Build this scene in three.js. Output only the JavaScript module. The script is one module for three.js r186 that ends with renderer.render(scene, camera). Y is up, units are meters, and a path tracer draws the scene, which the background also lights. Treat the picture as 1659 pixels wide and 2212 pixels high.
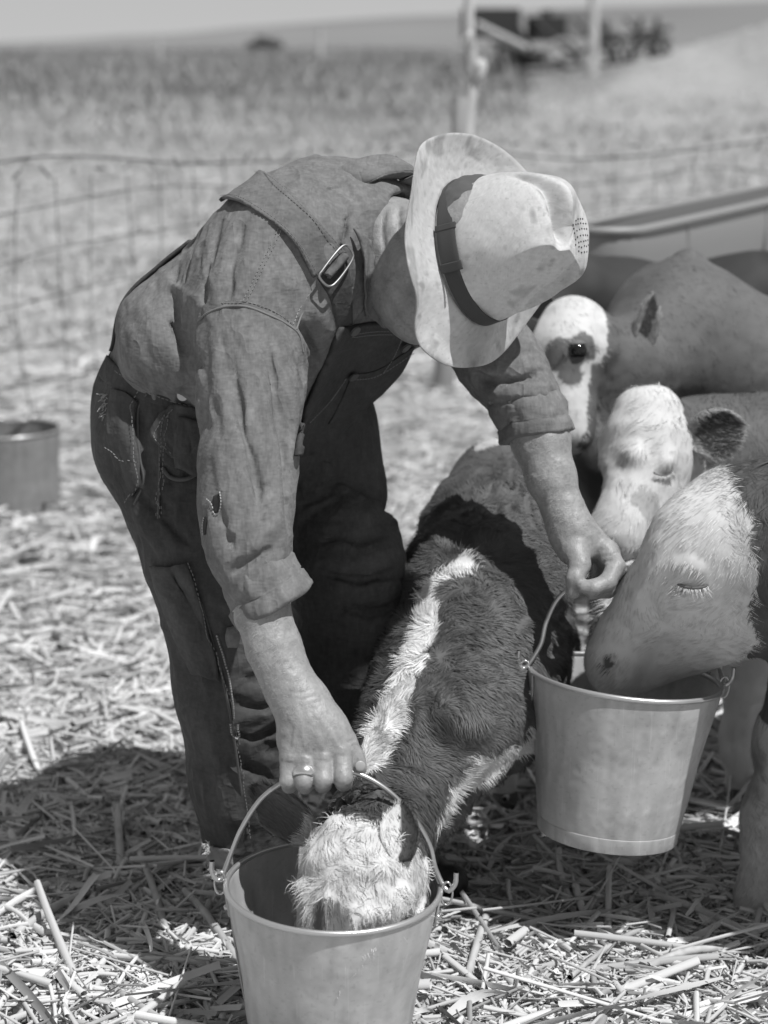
import * as THREE from 'three';
import { mergeGeometries } from 'three/addons/utils/BufferGeometryUtils.js';

// ---------------------------------------------------------------- camera, sky, sun, exposure
const FPX = 4128, CX = 829.5, CY = 1106;            // focal length and centre in units of the 1659 x 2212 picture
const EYE = 1.4, PITCH = 0.239, CP = Math.cos(PITCH), SP = Math.sin(PITCH);
const scene = new THREE.Scene();
const camera = new THREE.PerspectiveCamera((2 * Math.atan(CY / FPX) * 180) / Math.PI, 0.75, 0.05, 9000);
camera.position.set(0, EYE, 0);
camera.rotation.x = -PITCH;
camera.focus = 2.78;
camera.userData.fStop = 3.2;
const renderer = new THREE.WebGLRenderer();
renderer.toneMapping = THREE.LinearToneMapping;
renderer.toneMappingExposure = 1;
renderer.shadowMap.enabled = true;
{
  const w = 256, h = 128, data = new Float32Array(w * h * 4);   // hazy daylight sky, brighter towards the horizon
  for (let j = 0; j < h; j++) {
    const el = ((j + 0.5) / h - 0.5) * Math.PI, up = Math.max(0, Math.sin(el));
    const g = 0.24 + 0.30 * Math.exp(-up * 3.2);
    for (let i = 0; i < w; i++) data.set([g, g, g, 1], (j * w + i) * 4);
  }
  const sky = new THREE.DataTexture(data, w, h, THREE.RGBAFormat, THREE.FloatType);
  sky.mapping = THREE.EquirectangularReflectionMapping;
  sky.magFilter = THREE.LinearFilter;
  sky.needsUpdate = true;
  scene.background = sky;
  scene.environment = sky;
}
const SUN = new THREE.Vector3(0.345, 0.89, 0.29).normalize();
const sun = new THREE.DirectionalLight(0xffffff, 4.6);
sun.position.copy(SUN).multiplyScalar(12).add(new THREE.Vector3(0, 0, -3));
sun.target.position.set(0, 0.4, -3);
sun.castShadow = true;
Object.assign(sun.shadow.camera, { left: -4, right: 4, top: 4, bottom: -4, near: 1, far: 30 });
sun.shadow.mapSize.set(2048, 2048);
sun.shadow.radius = 1.4;
scene.add(sun, sun.target);

// ---------------------------------------------------------------- small helpers
function rng(seed) {
  let a = seed >>> 0;
  return () => { a = (a + 0x6d2b79f5) | 0; let t = Math.imul(a ^ (a >>> 15), 1 | a); t = (t + Math.imul(t ^ (t >>> 7), 61 | t)) ^ t; return ((t ^ (t >>> 14)) >>> 0) / 4294967296; };
}
const V = (x, y, z) => new THREE.Vector3(x, y, z);
// the point of the place that lies at (u, v) of the picture, d metres in front of the lens
function P(u, v, d) {
  const x = ((u - CX) / FPX) * d, y = (-(v - CY) / FPX) * d;
  return [x, EYE - SP * d + CP * y, -CP * d - SP * y];
}
const px = (r, d) => (r / FPX) * d;                   // a length in picture units at depth d, in metres
function onGround(u, v) {                              // where the ray through (u, v) meets the flat yard
  const y = -(v - CY) / FPX, d = EYE / (SP - CP * y);
  return P(u, v, d);
}
const sub = (a, b) => [a[0] - b[0], a[1] - b[1], a[2] - b[2]];
const add = (a, b, s = 1) => [a[0] + b[0] * s, a[1] + b[1] * s, a[2] + b[2] * s];
const dot = (a, b) => a[0] * b[0] + a[1] * b[1] + a[2] * b[2];
const cross = (a, b) => [a[1] * b[2] - a[2] * b[1], a[2] * b[0] - a[0] * b[2], a[0] * b[1] - a[1] * b[0]];
const len = (a) => Math.hypot(a[0], a[1], a[2]);
const norm = (a) => { const l = len(a) || 1; return [a[0] / l, a[1] / l, a[2] / l]; };
const mix = (a, b, t) => a + (b - a) * t;
const mix3 = (a, b, t) => [mix(a[0], b[0], t), mix(a[1], b[1], t), mix(a[2], b[2], t)];
const clamp = (x, a, b) => Math.min(b, Math.max(a, x));
const smooth = (a, b, x) => { const t = clamp((x - a) / (b - a), 0, 1); return t * t * (3 - 2 * t); };
function hash3(x, y, z) { let h = Math.imul(x, 374761393) + Math.imul(y, 668265263) + Math.imul(z, 2147483647 - 1013904223); h = Math.imul(h ^ (h >>> 13), 1274126177); return ((h ^ (h >>> 16)) >>> 0) / 4294967296; }
function noise(x, y, z) {                              // value noise, -1 .. 1
  const ix = Math.floor(x), iy = Math.floor(y), iz = Math.floor(z);
  let fx = x - ix, fy = y - iy, fz = z - iz;
  fx = fx * fx * (3 - 2 * fx); fy = fy * fy * (3 - 2 * fy); fz = fz * fz * (3 - 2 * fz);
  const a = mix(mix(hash3(ix, iy, iz), hash3(ix + 1, iy, iz), fx), mix(hash3(ix, iy + 1, iz), hash3(ix + 1, iy + 1, iz), fx), fy);
  const b = mix(mix(hash3(ix, iy, iz + 1), hash3(ix + 1, iy, iz + 1), fx), mix(hash3(ix, iy + 1, iz + 1), hash3(ix + 1, iy + 1, iz + 1), fx), fy);
  return mix(a, b, fz) * 2 - 1;
}
const fbm = (x, y, z, o = 3) => { let s = 0, a = 0.5; for (let i = 0; i < o; i++) { s += a * noise(x, y, z); x *= 2.03; y *= 2.03; z *= 2.03; a *= 0.5; } return s; };

// ---------------------------------------------------------------- things, parts, labels
const taken = {};
function numbered(name) { const n = (taken[name] = (taken[name] ?? -1) + 1); return n ? name + '_' + String(n).padStart(3, '0') : name; }
function tag(o, label, category, group) { o.userData.label = label; o.userData.category = category; if (group) o.userData.group = group; return o; }
function thing(name, base, label, category, group) {
  const o = new THREE.Group(); o.name = numbered(name); o.position.set(...base); scene.add(o);
  return tag(o, label, category, group);
}
// a part: geometry given in world coordinates, moved to the base of its thing
function part(name, geometry, material, parent, label) {
  if (material.bumpMap) geometry = boxUV(geometry);
  const m = new THREE.Mesh(geometry, material); m.name = name; m.castShadow = m.receiveShadow = true;
  let o = parent; const base = V(0, 0, 0);
  while (o && o !== scene) { base.add(o.position); o = o.parent; }
  geometry.translate(-base.x, -base.y, -base.z);
  if (/stitching|frayed|eyelashes|arm_hair/.test(name)) m.userData.kind = 'stuff';
  if (label) m.userData.label = label;
  (parent ?? scene).add(m);
  return m;
}
const struct = (name, geometry, material) => { const m = part(name, geometry, material, scene); m.userData.kind = 'structure'; return m; };
const mat = (g, roughness = 0.9, o = {}) => new THREE.MeshStandardMaterial({ color: new THREE.Color().setRGB(g, g, g), roughness, ...o });
const tinted = (roughness = 0.9, o = {}) => new THREE.MeshStandardMaterial({ color: 0xffffff, vertexColors: true, roughness, ...o });
function paint(geometry, fn) {                         // a grey of its own for every vertex: fn(x, y, z) in world metres
  const p = geometry.attributes.position, n = geometry.attributes.normal, c = new Float32Array(p.count * 3);
  for (let i = 0; i < p.count; i++) { const g = fn(p.getX(i), p.getY(i), p.getZ(i), n ? [n.getX(i), n.getY(i), n.getZ(i)] : null); c[3 * i] = c[3 * i + 1] = c[3 * i + 2] = g; }
  geometry.setAttribute('color', new THREE.BufferAttribute(c, 3));
  return geometry;
}
function plain(geometry) { for (const k of Object.keys(geometry.attributes)) if (!['position', 'normal', 'color'].includes(k)) geometry.deleteAttribute(k); return geometry; }
const merged = (list) => mergeGeometries(list.map((g) => plain(g.index ? g.toNonIndexed() : g)));
function tube(points, radius, sides = 8, segments = 0, closed = false) {   // points: arrays; radius: number or function of 0..1
  const curve = new THREE.CatmullRomCurve3(points.map((p) => V(...p)), closed, 'centripetal');
  const n = segments || Math.max(6, points.length * 6), g = new THREE.TubeGeometry(curve, n, 1, sides, closed), p = g.attributes.position, nn = g.attributes.normal;
  const r = typeof radius === 'function' ? radius : () => radius;
  for (let i = 0; i <= n; i++) {
    const c = curve.getPointAt(i / n), q = r(i / n);
    for (let j = 0; j <= sides; j++) { const k = i * (sides + 1) + j; p.setXYZ(k, c.x + nn.getX(k) * q, c.y + nn.getY(k) * q, c.z + nn.getZ(k) * q); }
  }
  if (!closed) {                                       // caps
    const list = [g.toNonIndexed()];
    for (const e of [0, n]) {
      const c = curve.getPointAt(e / n), t = curve.getTangentAt(e / n).multiplyScalar(e ? 1 : -1), pos = [], nor = [];
      for (let j = 0; j < sides; j++) {
        const k = e * (sides + 1) + j, a = [p.getX(k), p.getY(k), p.getZ(k)], b = [p.getX(k + 1), p.getY(k + 1), p.getZ(k + 1)];
        pos.push(c.x, c.y, c.z, ...(e ? a : b), ...(e ? b : a));
        for (let m = 0; m < 3; m++) nor.push(t.x, t.y, t.z);
      }
      const cap = new THREE.BufferGeometry();
      cap.setAttribute('position', new THREE.Float32BufferAttribute(pos, 3));
      cap.setAttribute('normal', new THREE.Float32BufferAttribute(nor, 3));
      list.push(cap);
    }
    return mergeGeometries(list.map(plain));
  }
  return plain(g.toNonIndexed());
}

// ---------------------------------------------------------------- solid modelling: fields of tapered capsules, meshed with surface nets
class Field {
  constructor(k = 0.03) { this.k = k; this.prims = []; this.cuts = []; this.folds = []; this.active = null; this.activeFolds = null; this.bump = null; this.grow = 0; }
  // one tapered capsule; n, s: flattened by s along the direction n
  cap(a, b, ra, rb, o = {}) { const d = sub(b, a); this.prims.push({ a, d, l2: dot(d, d) || 1e-9, ra, rb, k: o.k ?? this.k, n: o.n, s: o.s ?? 1, sign: o.sign ?? 1 }); return this; }
  // chain of [u, v, depth, radius in picture units]
  chain(nodes, o = {}) {
    for (let i = 0; i + 1 < nodes.length; i++) { const p = nodes[i], q = nodes[i + 1]; this.cap(P(p[0], p[1], p[2]), P(q[0], q[1], q[2]), px(p[3], p[2]), px(q[3], q[2]), o); }
    if (nodes.length === 1) { const p = nodes[0], c = P(p[0], p[1], p[2]); this.cap(c, c, px(p[3], p[2]), px(p[3], p[2]), o); }
    return this;
  }
  one(q, x, y, z) {
    const ax = x - q.a[0], ay = y - q.a[1], az = z - q.a[2];
    const t = clamp((ax * q.d[0] + ay * q.d[1] + az * q.d[2]) / q.l2, 0, 1);
    let ex = ax - q.d[0] * t, ey = ay - q.d[1] * t, ez = az - q.d[2] * t;
    if (q.n) { const c = (ex * q.n[0] + ey * q.n[1] + ez * q.n[2]) * (q.s - 1); ex += q.n[0] * c; ey += q.n[1] * c; ez += q.n[2] * c; }
    return Math.sqrt(ex * ex + ey * ey + ez * ez) - (q.ra + (q.rb - q.ra) * t);
  }
  base(x, y, z) {
    let m = 1e3;
    const list = this.active ?? this.prims;
    for (let i = 0; i < list.length; i++) {
      const q = list[i], k = q.k;
      if (q.sign > 0) { const d = this.one(q, x, y, z), h = k - Math.abs(m - d); m = Math.min(m, d); if (h > 0) m -= (h * h) / (4 * k); }
      else { const d = -this.one(q, x, y, z), h = k - Math.abs(m - d); m = Math.max(m, d); if (h > 0) m += (h * h) / (4 * k); }
    }
    m -= this.grow;
    for (const c of this.cuts) m = Math.max(m, x * c.n[0] + y * c.n[1] + z * c.n[2] - c.w);
    return m;
  }
  at(x, y, z) {
    let m = this.base(x, y, z);
    if (m < 0.06 && m > -0.06) {
      const list = this.activeFolds ?? this.folds;
      for (let i = 0; i < list.length; i++) {
        const f = list[i], P_ = f.pts; let best = 1e9, at = 0;
        for (let j = 0; j + 1 < P_.length; j++) {
          const a = P_[j], d = f.dir[j], ax = x - a[0], ay = y - a[1], az = z - a[2], t = clamp((ax * d[0] + ay * d[1] + az * d[2]) / f.l2[j], 0, 1);
          const ex = ax - d[0] * t, ey = ay - d[1] * t, ez = az - d[2] * t, e = ex * ex + ey * ey + ez * ez;
          if (e < best) { best = e; at = (j + t) / (P_.length - 1); }
        }
        const q = best / (f.w * f.w);
        if (q < 8) m -= f.amp * Math.exp(-1.35 * Math.pow(q, 0.72)) * Math.min(1, 5 * Math.min(at + 0.04, 1.04 - at));
      }
      if (this.bump) m -= this.bump(x, y, z);
    }
    return m;
  }
  cut(p, n) { n = norm(n); this.cuts.push({ n, w: dot(p, n) }); return this; }   // keeps the side that n points away from
  fold(pts, amp, w) { const dir = [], l2 = []; for (let j = 0; j + 1 < pts.length; j++) { dir.push(sub(pts[j + 1], pts[j])); l2.push(dot(dir[j], dir[j]) || 1e-9); } this.folds.push({ pts, amp, w, dir, l2 }); return this; }
  narrow(x, y, z, R) {
    let m = 1e9; const ds = this.prims.map((q) => { const d = this.one(q, x, y, z); if (q.sign > 0 && d < m) m = d; return d; });
    this.active = this.prims.filter((q, i) => (q.sign > 0 ? ds[i] < m + 3.4 * R + 2 * q.k + 0.01 : ds[i] < 2 * R + 2 * q.k));
    this.activeFolds = this.folds.filter((f) => { for (let j = 0; j + 1 < f.pts.length; j++) { const a = f.pts[j], d = f.dir[j], t = clamp(((x - a[0]) * d[0] + (y - a[1]) * d[1] + (z - a[2]) * d[2]) / f.l2[j], 0, 1); if (Math.hypot(x - a[0] - d[0] * t, y - a[1] - d[1] * t, z - a[2] - d[2] * t) < R + 2.6 * f.w) return true; } return false; });
  }
  wide() { this.active = this.activeFolds = null; }
  normal(x, y, z, e = 0.003) { const a = this.at(x + e, y - e, z - e), b = this.at(x - e, y - e, z + e), c = this.at(x - e, y + e, z - e), d = this.at(x + e, y + e, z + e); return norm([a - b - c + d, -a - b + c + d, -a + b - c + d]); }
  // the first surface point on the ray through (u, v); where the ray passes by, the point of closest approach
  hit(u, v, from = 1.6, to = 6) {
    this.wide();
    let t = from, best = 1e9, at = from;
    for (let i = 0; i < 220 && t < to; i++) {
      const p = P(u, v, t), d = this.at(...p);
      if (d < best) { best = d; at = t; }
      if (d < 0.0004) return p;
      t += Math.max(0.0008, d * 0.6);
    }
    const p = P(u, v, at), n = this.normal(...p);
    return add(p, n, -best);
  }
  line(list) { return list.map(([u, v]) => this.hit(u, v)); }
  mesh(h, pad = 0.02) {
    this.wide();
    const lo = [1e9, 1e9, 1e9], hi = [-1e9, -1e9, -1e9];
    for (const q of this.prims) if (q.sign > 0) for (let i = 0; i < 3; i++) {
      const b = q.a[i] + q.d[i], r = Math.max(q.ra, q.rb) * Math.max(1, 1 / q.s) + pad + this.grow;
      lo[i] = Math.min(lo[i], q.a[i] - r, b - r); hi[i] = Math.max(hi[i], q.a[i] + r, b + r);
    }
    if (this.box) for (let i = 0; i < 3; i++) { lo[i] = Math.max(lo[i], this.box[0][i]); hi[i] = Math.min(hi[i], this.box[1][i]); }
    const B = 8, nb = [0, 1, 2].map((i) => Math.ceil((hi[i] - lo[i]) / (h * B))), n = nb.map((x) => x * B + 1);
    const sy = n[0], sz = n[0] * n[1], grid = new Float32Array(n[0] * n[1] * n[2]).fill(1e3), blocks = [], R = h * B * 0.87;
    for (let bz = 0; bz < nb[2]; bz++) for (let by = 0; by < nb[1]; by++) for (let bx = 0; bx < nb[0]; bx++) {
      const c = [lo[0] + (bx + 0.5) * B * h, lo[1] + (by + 0.5) * B * h, lo[2] + (bz + 0.5) * B * h];
      this.wide();
      if (Math.abs(this.base(...c)) > R * 1.7 + 0.02) continue;
      this.narrow(...c, R);
      for (let k = 0; k <= B; k++) for (let j = 0; j <= B; j++) for (let i = 0; i <= B; i++) {
        const X = bx * B + i, Y = by * B + j, Z = bz * B + k, at = X + Y * sy + Z * sz;
        if (grid[at] === 1e3) grid[at] = this.at(lo[0] + X * h, lo[1] + Y * h, lo[2] + Z * h);
      }
      blocks.push([bx, by, bz, c]);
    }
    const id = new Map(), pos = [], nor = [], o8 = [0, 1, sy, sy + 1, sz, sz + 1, sz + sy, sz + sy + 1];
    const E = [[0, 1], [2, 3], [4, 5], [6, 7], [0, 2], [1, 3], [4, 6], [5, 7], [0, 4], [1, 5], [2, 6], [3, 7]];
    for (const [bx, by, bz, c] of blocks) {
      this.narrow(...c, R);
      for (let k = 0; k < B; k++) for (let j = 0; j < B; j++) for (let i = 0; i < B; i++) {
        const X = bx * B + i, Y = by * B + j, Z = bz * B + k, at = X + Y * sy + Z * sz;
        let inside = 0; for (let q = 0; q < 8; q++) if (grid[at + o8[q]] < 0) inside++;
        if (!inside || inside === 8) continue;
        let x = 0, y = 0, z = 0, m = 0;
        for (const [a, b] of E) {
          const fa = grid[at + o8[a]], fb = grid[at + o8[b]];
          if (fa < 0 === fb < 0) continue;
          const t = fa / (fa - fb); m++;
          x += mix(a & 1, b & 1, t); y += mix((a >> 1) & 1, (b >> 1) & 1, t); z += mix(a >> 2, b >> 2, t);
        }
        const p = [lo[0] + (X + x / m) * h, lo[1] + (Y + y / m) * h, lo[2] + (Z + z / m) * h];
        id.set(at, pos.length / 3); pos.push(...p); nor.push(...this.normal(...p, h * 0.6));
      }
    }
    const idx = [];
    const quad = (a, b, c, d, flip) => { a = id.get(a); b = id.get(b); c = id.get(c); d = id.get(d); if (a === undefined || b === undefined || c === undefined || d === undefined) return; if (flip) idx.push(a, c, b, a, d, c); else idx.push(a, b, c, a, c, d); };
    for (const at of id.keys()) {
      const f = grid[at] < 0;
      if (f !== grid[at + 1] < 0) quad(at, at - sy, at - sy - sz, at - sz, !f);
      if (f !== grid[at + sy] < 0) quad(at, at - sz, at - sz - 1, at - 1, !f);
      if (f !== grid[at + sz] < 0) quad(at, at - 1, at - 1 - sy, at - sy, !f);
    }
    this.wide();
    const g = new THREE.BufferGeometry();
    g.setAttribute('position', new THREE.Float32BufferAttribute(pos, 3));
    g.setAttribute('normal', new THREE.Float32BufferAttribute(nor, 3));
    g.setIndex(idx);
    return g;
  }
}
// a piece of cloth laid on a field: rows of picture points (each row the same count), with real thickness
function patch(field, rows, o = {}) {
  const { nu = 24, nv = 12, lift = 0.004, thick = 0.003, wave = null } = o;
  const curves = rows.map((r) => new THREE.CatmullRomCurve3(r.map(([u, v]) => V(u, v, 0)), false, 'centripetal'));
  const top = [], nrm = [];
  for (let j = 0; j <= nv; j++) for (let i = 0; i <= nu; i++) {
    const pts = curves.map((c) => c.getPoint(i / nu)), c2 = pts.length > 2 ? new THREE.CatmullRomCurve3(pts, false, 'centripetal').getPoint(j / nv) : pts[0].clone().lerp(pts[1], j / nv);
    const p = field.hit(c2.x, c2.y), n = field.normal(...p, 0.006);
    top.push(add(p, n, lift + (wave ? wave(i / nu, j / nv, p) : 0))); nrm.push(n);
  }
  return slab(top, nrm, nu, nv, thick);
}
function slab(top, nrm, nu, nv, thick, closeU = false) {   // a grid of points turned into a sheet with thickness and edges
  const pos = [], idx = [], w = nu + 1, N = top.length;
  for (const p of top) pos.push(...p);
  for (let i = 0; i < N; i++) pos.push(...add(top[i], nrm[i], -thick));
  let facing = 0; for (let j = 0; j < nv; j += 2) for (let i = 0; i < nu; i += 3) { const a = j * w + i; facing += dot(cross(sub(top[a + 1], top[a]), sub(top[a + w], top[a])), nrm[a]); }
  const q = (a, b, c, d) => (facing < 0 ? idx.push(a, c, b, a, d, c) : idx.push(a, b, c, a, c, d));
  for (let j = 0; j < nv; j++) for (let i = 0; i < nu; i++) { const a = j * w + i, b = a + 1, c = a + w + 1, d = a + w; q(a, b, c, d); q(N + a, N + d, N + c, N + b); }
  for (let i = 0; i < nu; i++) { q(i, N + i, N + i + 1, i + 1); const a = nv * w + i; q(a, a + 1, N + a + 1, N + a); }
  if (!closeU) for (let j = 0; j < nv; j++) { const a = j * w, b = j * w + nu; q(a, a + w, N + a + w, N + a); q(b, N + b, N + b + w, b + w); }
  const g = new THREE.BufferGeometry();
  g.setAttribute('position', new THREE.Float32BufferAttribute(pos, 3));
  g.setIndex(idx); g.computeVertexNormals();
  if (closeU) { const n = g.attributes.normal; for (let j = 0; j <= nv; j++) for (const o of [0, N]) { const a = o + j * w, b = a + nu, m = norm([n.getX(a) + n.getX(b), n.getY(a) + n.getY(b), n.getZ(a) + n.getZ(b)]); n.setXYZ(a, ...m); n.setXYZ(b, ...m); } }
  return g;
}
// a ribbon of cloth along points of the place, each drawn to the nearest surface of the field
function snap(field, p, k = 6) { field.wide(); for (let i = 0; i < k; i++) { const d = field.at(...p), n = field.normal(...p, 0.006); p = add(p, n, -d * 0.8); } return p; }
function ribbon(field, pts, half, o = {}) {
  const { nu = 40, nv = 8, lift = 0.006, thick = 0.004 } = o, c = new THREE.CatmullRomCurve3(pts.map((p) => V(...snap(field, p))), false, 'centripetal'), top = [], nr = [];
  const rows = []; for (let i = 0; i <= nu; i++) { const p = c.getPointAt(i / nu).toArray(), t = c.getTangentAt(i / nu).toArray(), n = field.normal(...p, 0.01); rows.push([p, norm(cross(t, n))]); }
  for (let j = 0; j <= nv; j++) for (let i = 0; i <= nu; i++) { const [p, s] = rows[i], q = snap(field, add(p, s, half * (2 * j / nv - 1)), 4), n = field.normal(...q, 0.008); top.push(add(q, n, lift)); nr.push(n); }
  return slab(top, nr, nu, nv, thick);
}
// stitching: short light threads along a line of surface points
function stitches(field, list, o = {}) {
  const pts = new THREE.CatmullRomCurve3(list.map(([u, v]) => V(...field.hit(u, v))), false, 'centripetal'), L = pts.getLength(), step = o.step ?? 0.006, n = Math.max(2, Math.floor(L / step)), out = [];
  for (let i = 0; i < n; i++) {
    const a = pts.getPointAt((i + 0.12) / n), b = pts.getPointAt((i + 0.82) / n), m = field.normal(a.x, a.y, a.z, 0.004);
    const up = (p) => [p.x + m[0] * (o.lift ?? 0.0012), p.y + m[1] * (o.lift ?? 0.0012), p.z + m[2] * (o.lift ?? 0.0012)];
    const A = up(a), C = up(b), t = norm(sub(C, A)), s = cross(t, m), r = o.r ?? 0.0007, pos = [];
    const ring = (c) => [add(c, s, r), add(c, m, r * 1.3), add(c, s, -r)], r0 = ring(A), r1 = ring(C);
    for (let k = 0; k < 2; k++) pos.push(...r0[k], ...r1[k], ...r1[k + 1], ...r0[k], ...r1[k + 1], ...r0[k + 1]);
    const g = new THREE.BufferGeometry(); g.setAttribute('position', new THREE.Float32BufferAttribute(pos, 3)); g.computeVertexNormals(); out.push(g);
  }
  return mergeGeometries(out);
}

// ---------------------------------------------------------------- hair: short tapered blades, laid along a flow over a mesh
function bladeShape(bend, wavy, seed, rise = 0.3) {
  const r = rng(seed), n = 4, pos = [], idx = [];
  const ph = r() * 6;
  for (let i = 0; i <= n; i++) {
    const t = i / n, w = 0.5 * (1 - t * t * 0.92) * (i === 0 ? 0.8 : 1), z = Math.sin(t * 1.45) * rise - bend * t * t, x = wavy * Math.sin(t * 5 + ph) - wavy * Math.sin(ph);
    pos.push(x - w, t, z, x + w, t, z);
    if (i) { const a = 2 * i - 2; idx.push(a, a + 1, a + 3, a, a + 3, a + 2); }
  }
  const g = new THREE.BufferGeometry(); g.setAttribute('position', new THREE.Float32BufferAttribute(pos, 3)); g.setIndex(idx); g.computeVertexNormals(); return g;
}
function fur(parent, geometry, base, o) {
  const { count, length, width, flow, tone, seed = 1, wavy = 0, bend = 0.25, keep = () => 1, lift = 0.0 } = o, r = rng(seed);
  const p = geometry.attributes.position, nn = geometry.attributes.normal, ix = geometry.index.array, nt = ix.length / 3, cum = new Float64Array(nt);
  let total = 0;
  for (let t = 0; t < nt; t++) {
    const [a, b, c] = [ix[3 * t], ix[3 * t + 1], ix[3 * t + 2]].map((i) => [p.getX(i), p.getY(i), p.getZ(i)]);
    const cr = cross(sub(b, a), sub(c, a)), view = norm(sub([base[0], base[1], base[2]], [0, EYE, 0]));
    const away = dot(norm(cr), view);                   // the far sides, which no view from near the camera shows, carry less
    total += (len(cr) / 2) * (away > 0.45 ? 0.08 : 1); cum[t] = total;
  }
  const kinds = 3, mats = Array.from({ length: kinds }, () => []), cols = Array.from({ length: kinds }, () => []), M = new THREE.Matrix4();
  for (let i = 0; i < count; i++) {
    const s = r() * total; let lo = 0, hi = nt - 1; while (lo < hi) { const m = (lo + hi) >> 1; if (cum[m] < s) lo = m + 1; else hi = m; }
    let u = r(), v = r(); if (u + v > 1) { u = 1 - u; v = 1 - v; }
    const I = [ix[3 * lo], ix[3 * lo + 1], ix[3 * lo + 2]], w = [1 - u - v, u, v];
    let q = [0, 0, 0], n = [0, 0, 0];
    I.forEach((k, j) => { q = add(q, [p.getX(k), p.getY(k), p.getZ(k)], w[j]); n = add(n, [nn.getX(k), nn.getY(k), nn.getZ(k)], w[j]); });
    n = norm(n);
    const Q = add(q, base), kp = keep(Q); if (r() > kp) continue;
    let f = flow(Q, n, r); f = norm(add(f, n, -dot(f, n) + lift)); const fn = norm(add(f, n, 0.0)), sd = norm(cross(fn, n)), nz = norm(cross(sd, fn));
    const L = (typeof length === 'function' ? length(Q) : length) * (0.6 + 0.8 * r()), wd = width * (0.7 + 0.6 * r()), k = (r() * kinds) | 0;
    const root = add(q, n, -0.0015);
    M.set(sd[0] * wd, fn[0] * L, nz[0] * L, root[0], sd[1] * wd, fn[1] * L, nz[1] * L, root[1], sd[2] * wd, fn[2] * L, nz[2] * L, root[2], 0, 0, 0, 1);
    mats[k].push(...M.elements);
    cols[k].push(tone(Q, r, n));
  }
  for (let k = 0; k < kinds; k++) {
    const n = cols[k].length; if (!n) continue;
    const m = new THREE.InstancedMesh(bladeShape(bend * (0.6 + 0.5 * k), wavy * (length.call ? 1 : 1), seed * 7 + k, o.rise), HAIR, n);
    m.name = o.name ?? 'hair'; m.userData.kind = 'stuff'; m.castShadow = m.receiveShadow = true;
    m.instanceMatrix.array.set(mats[k]);
    const c = new THREE.Color();
    cols[k].forEach((g, i) => m.setColorAt(i, c.setRGB(g, g, g)));
    parent.add(m);
  }
}
const HAIR = new THREE.MeshStandardMaterial({ color: 0xffffff, roughness: 0.62 });
// ---------------------------------------------------------------- fine grain of cloth, skin, straw hat and zinc: tiling textures, uv in metres along the nearest world plane
function tnoise(x, y, px_, py_, s) {
  const ix = Math.floor(x), iy = Math.floor(y); let fx = x - ix, fy = y - iy; fx = fx * fx * (3 - 2 * fx); fy = fy * fy * (3 - 2 * fy);
  const w = (a, b) => hash3(((a % px_) + px_) % px_, ((b % py_) + py_) % py_, s);
  return mix(mix(w(ix, iy), w(ix + 1, iy), fx), mix(w(ix, iy + 1), w(ix + 1, iy + 1), fx), fy) * 2 - 1;
}
function grain(size, fn, repeat) {
  const d = new Uint8Array(size * size * 4);
  for (let j = 0; j < size; j++) for (let i = 0; i < size; i++) { const g = clamp(fn(i / size, j / size), 0, 1) * 255; d.set([g, g, g, 255], (j * size + i) * 4); }
  const t = new THREE.DataTexture(d, size, size); t.wrapS = t.wrapT = THREE.RepeatWrapping; t.magFilter = t.minFilter = THREE.LinearFilter; t.repeat.set(repeat, repeat); t.needsUpdate = true; return t;
}
const T = (u, v, fu, fv, s) => tnoise(u * fu, v * fv, fu, fv, s);
const ridgeT = (u, v, fu, fv, s) => { const w = 0.35 * T(u, v, 5, 5, s + 9); return 1 - Math.abs(tnoise(u * fu + w * 4, v * fv + w * 4, fu, fv, s)); };
const CLOTHBUMP = grain(1024, (u, v) => 0.10 + 0.34 * Math.pow(ridgeT(u, v, 18, 7, 1), 3) + 0.24 * Math.pow(ridgeT(u, v, 34, 20, 2), 3) + 0.12 * ridgeT(u, v, 70, 52, 3) + 0.04 * T(u, v, 256, 90, 4) + 0.04 * T(u, v, 90, 256, 5), 1.6);
const CLOTHTONE = grain(1024, (u, v) => 0.82 + 0.055 * T(u, v, 420, 110, 6) + 0.055 * T(u, v, 110, 420, 7) + 0.07 * T(u, v, 30, 30, 8) + 0.07 * T(u, v, 200, 190, 9), 1.6);
const SKINBUMP = grain(1024, (u, v) => 0.3 + 0.35 * Math.pow(ridgeT(u, v, 150, 110, 11), 2) + 0.25 * Math.pow(ridgeT(u, v, 60, 44, 12), 2) + 0.12 * T(u, v, 300, 300, 13), 3);
const SKINTONE = grain(512, (u, v) => 0.87 + 0.07 * T(u, v, 40, 40, 14) + 0.06 * T(u, v, 120, 120, 15) + (T(u, v, 90, 90, 16) > 0.7 ? -0.12 : 0), 3);
const HATBUMP = grain(1024, (u, v) => 0.5 + 0.22 * Math.sin(u * 6.2832 * 160) * Math.sin(v * 6.2832 * 160) + 0.22 * T(u, v, 40, 40, 17), 3);
const HATTONE = grain(1024, (u, v) => 0.93 + 0.05 * Math.sin(u * 6.2832 * 160) * Math.sin(v * 6.2832 * 160) + 0.06 * T(u, v, 60, 60, 18) - 0.25 * Math.max(0, T(u, v, 90, 90, 19) - 0.62) * 2, 3);
const ZINCTONE = grain(1024, (u, v) => 0.88 + 0.05 * T(u, v, 24, 18, 20) + 0.03 * T(u, v, 80, 80, 21) + (ridgeT(u, v, 40, 300, 22) > 0.985 ? 0.25 : 0) - 0.10 * smooth(0.6, 0.85, T(u, v, 90, 90, 23)) + (T(u, v, 200, 6, 24) > 0.8 ? 0.10 : 0), 2.5);
const ZINCBUMP = grain(512, (u, v) => 0.5 + 0.3 * T(u, v, 14, 14, 25) + 0.15 * T(u, v, 40, 40, 26), 2.5);
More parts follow.
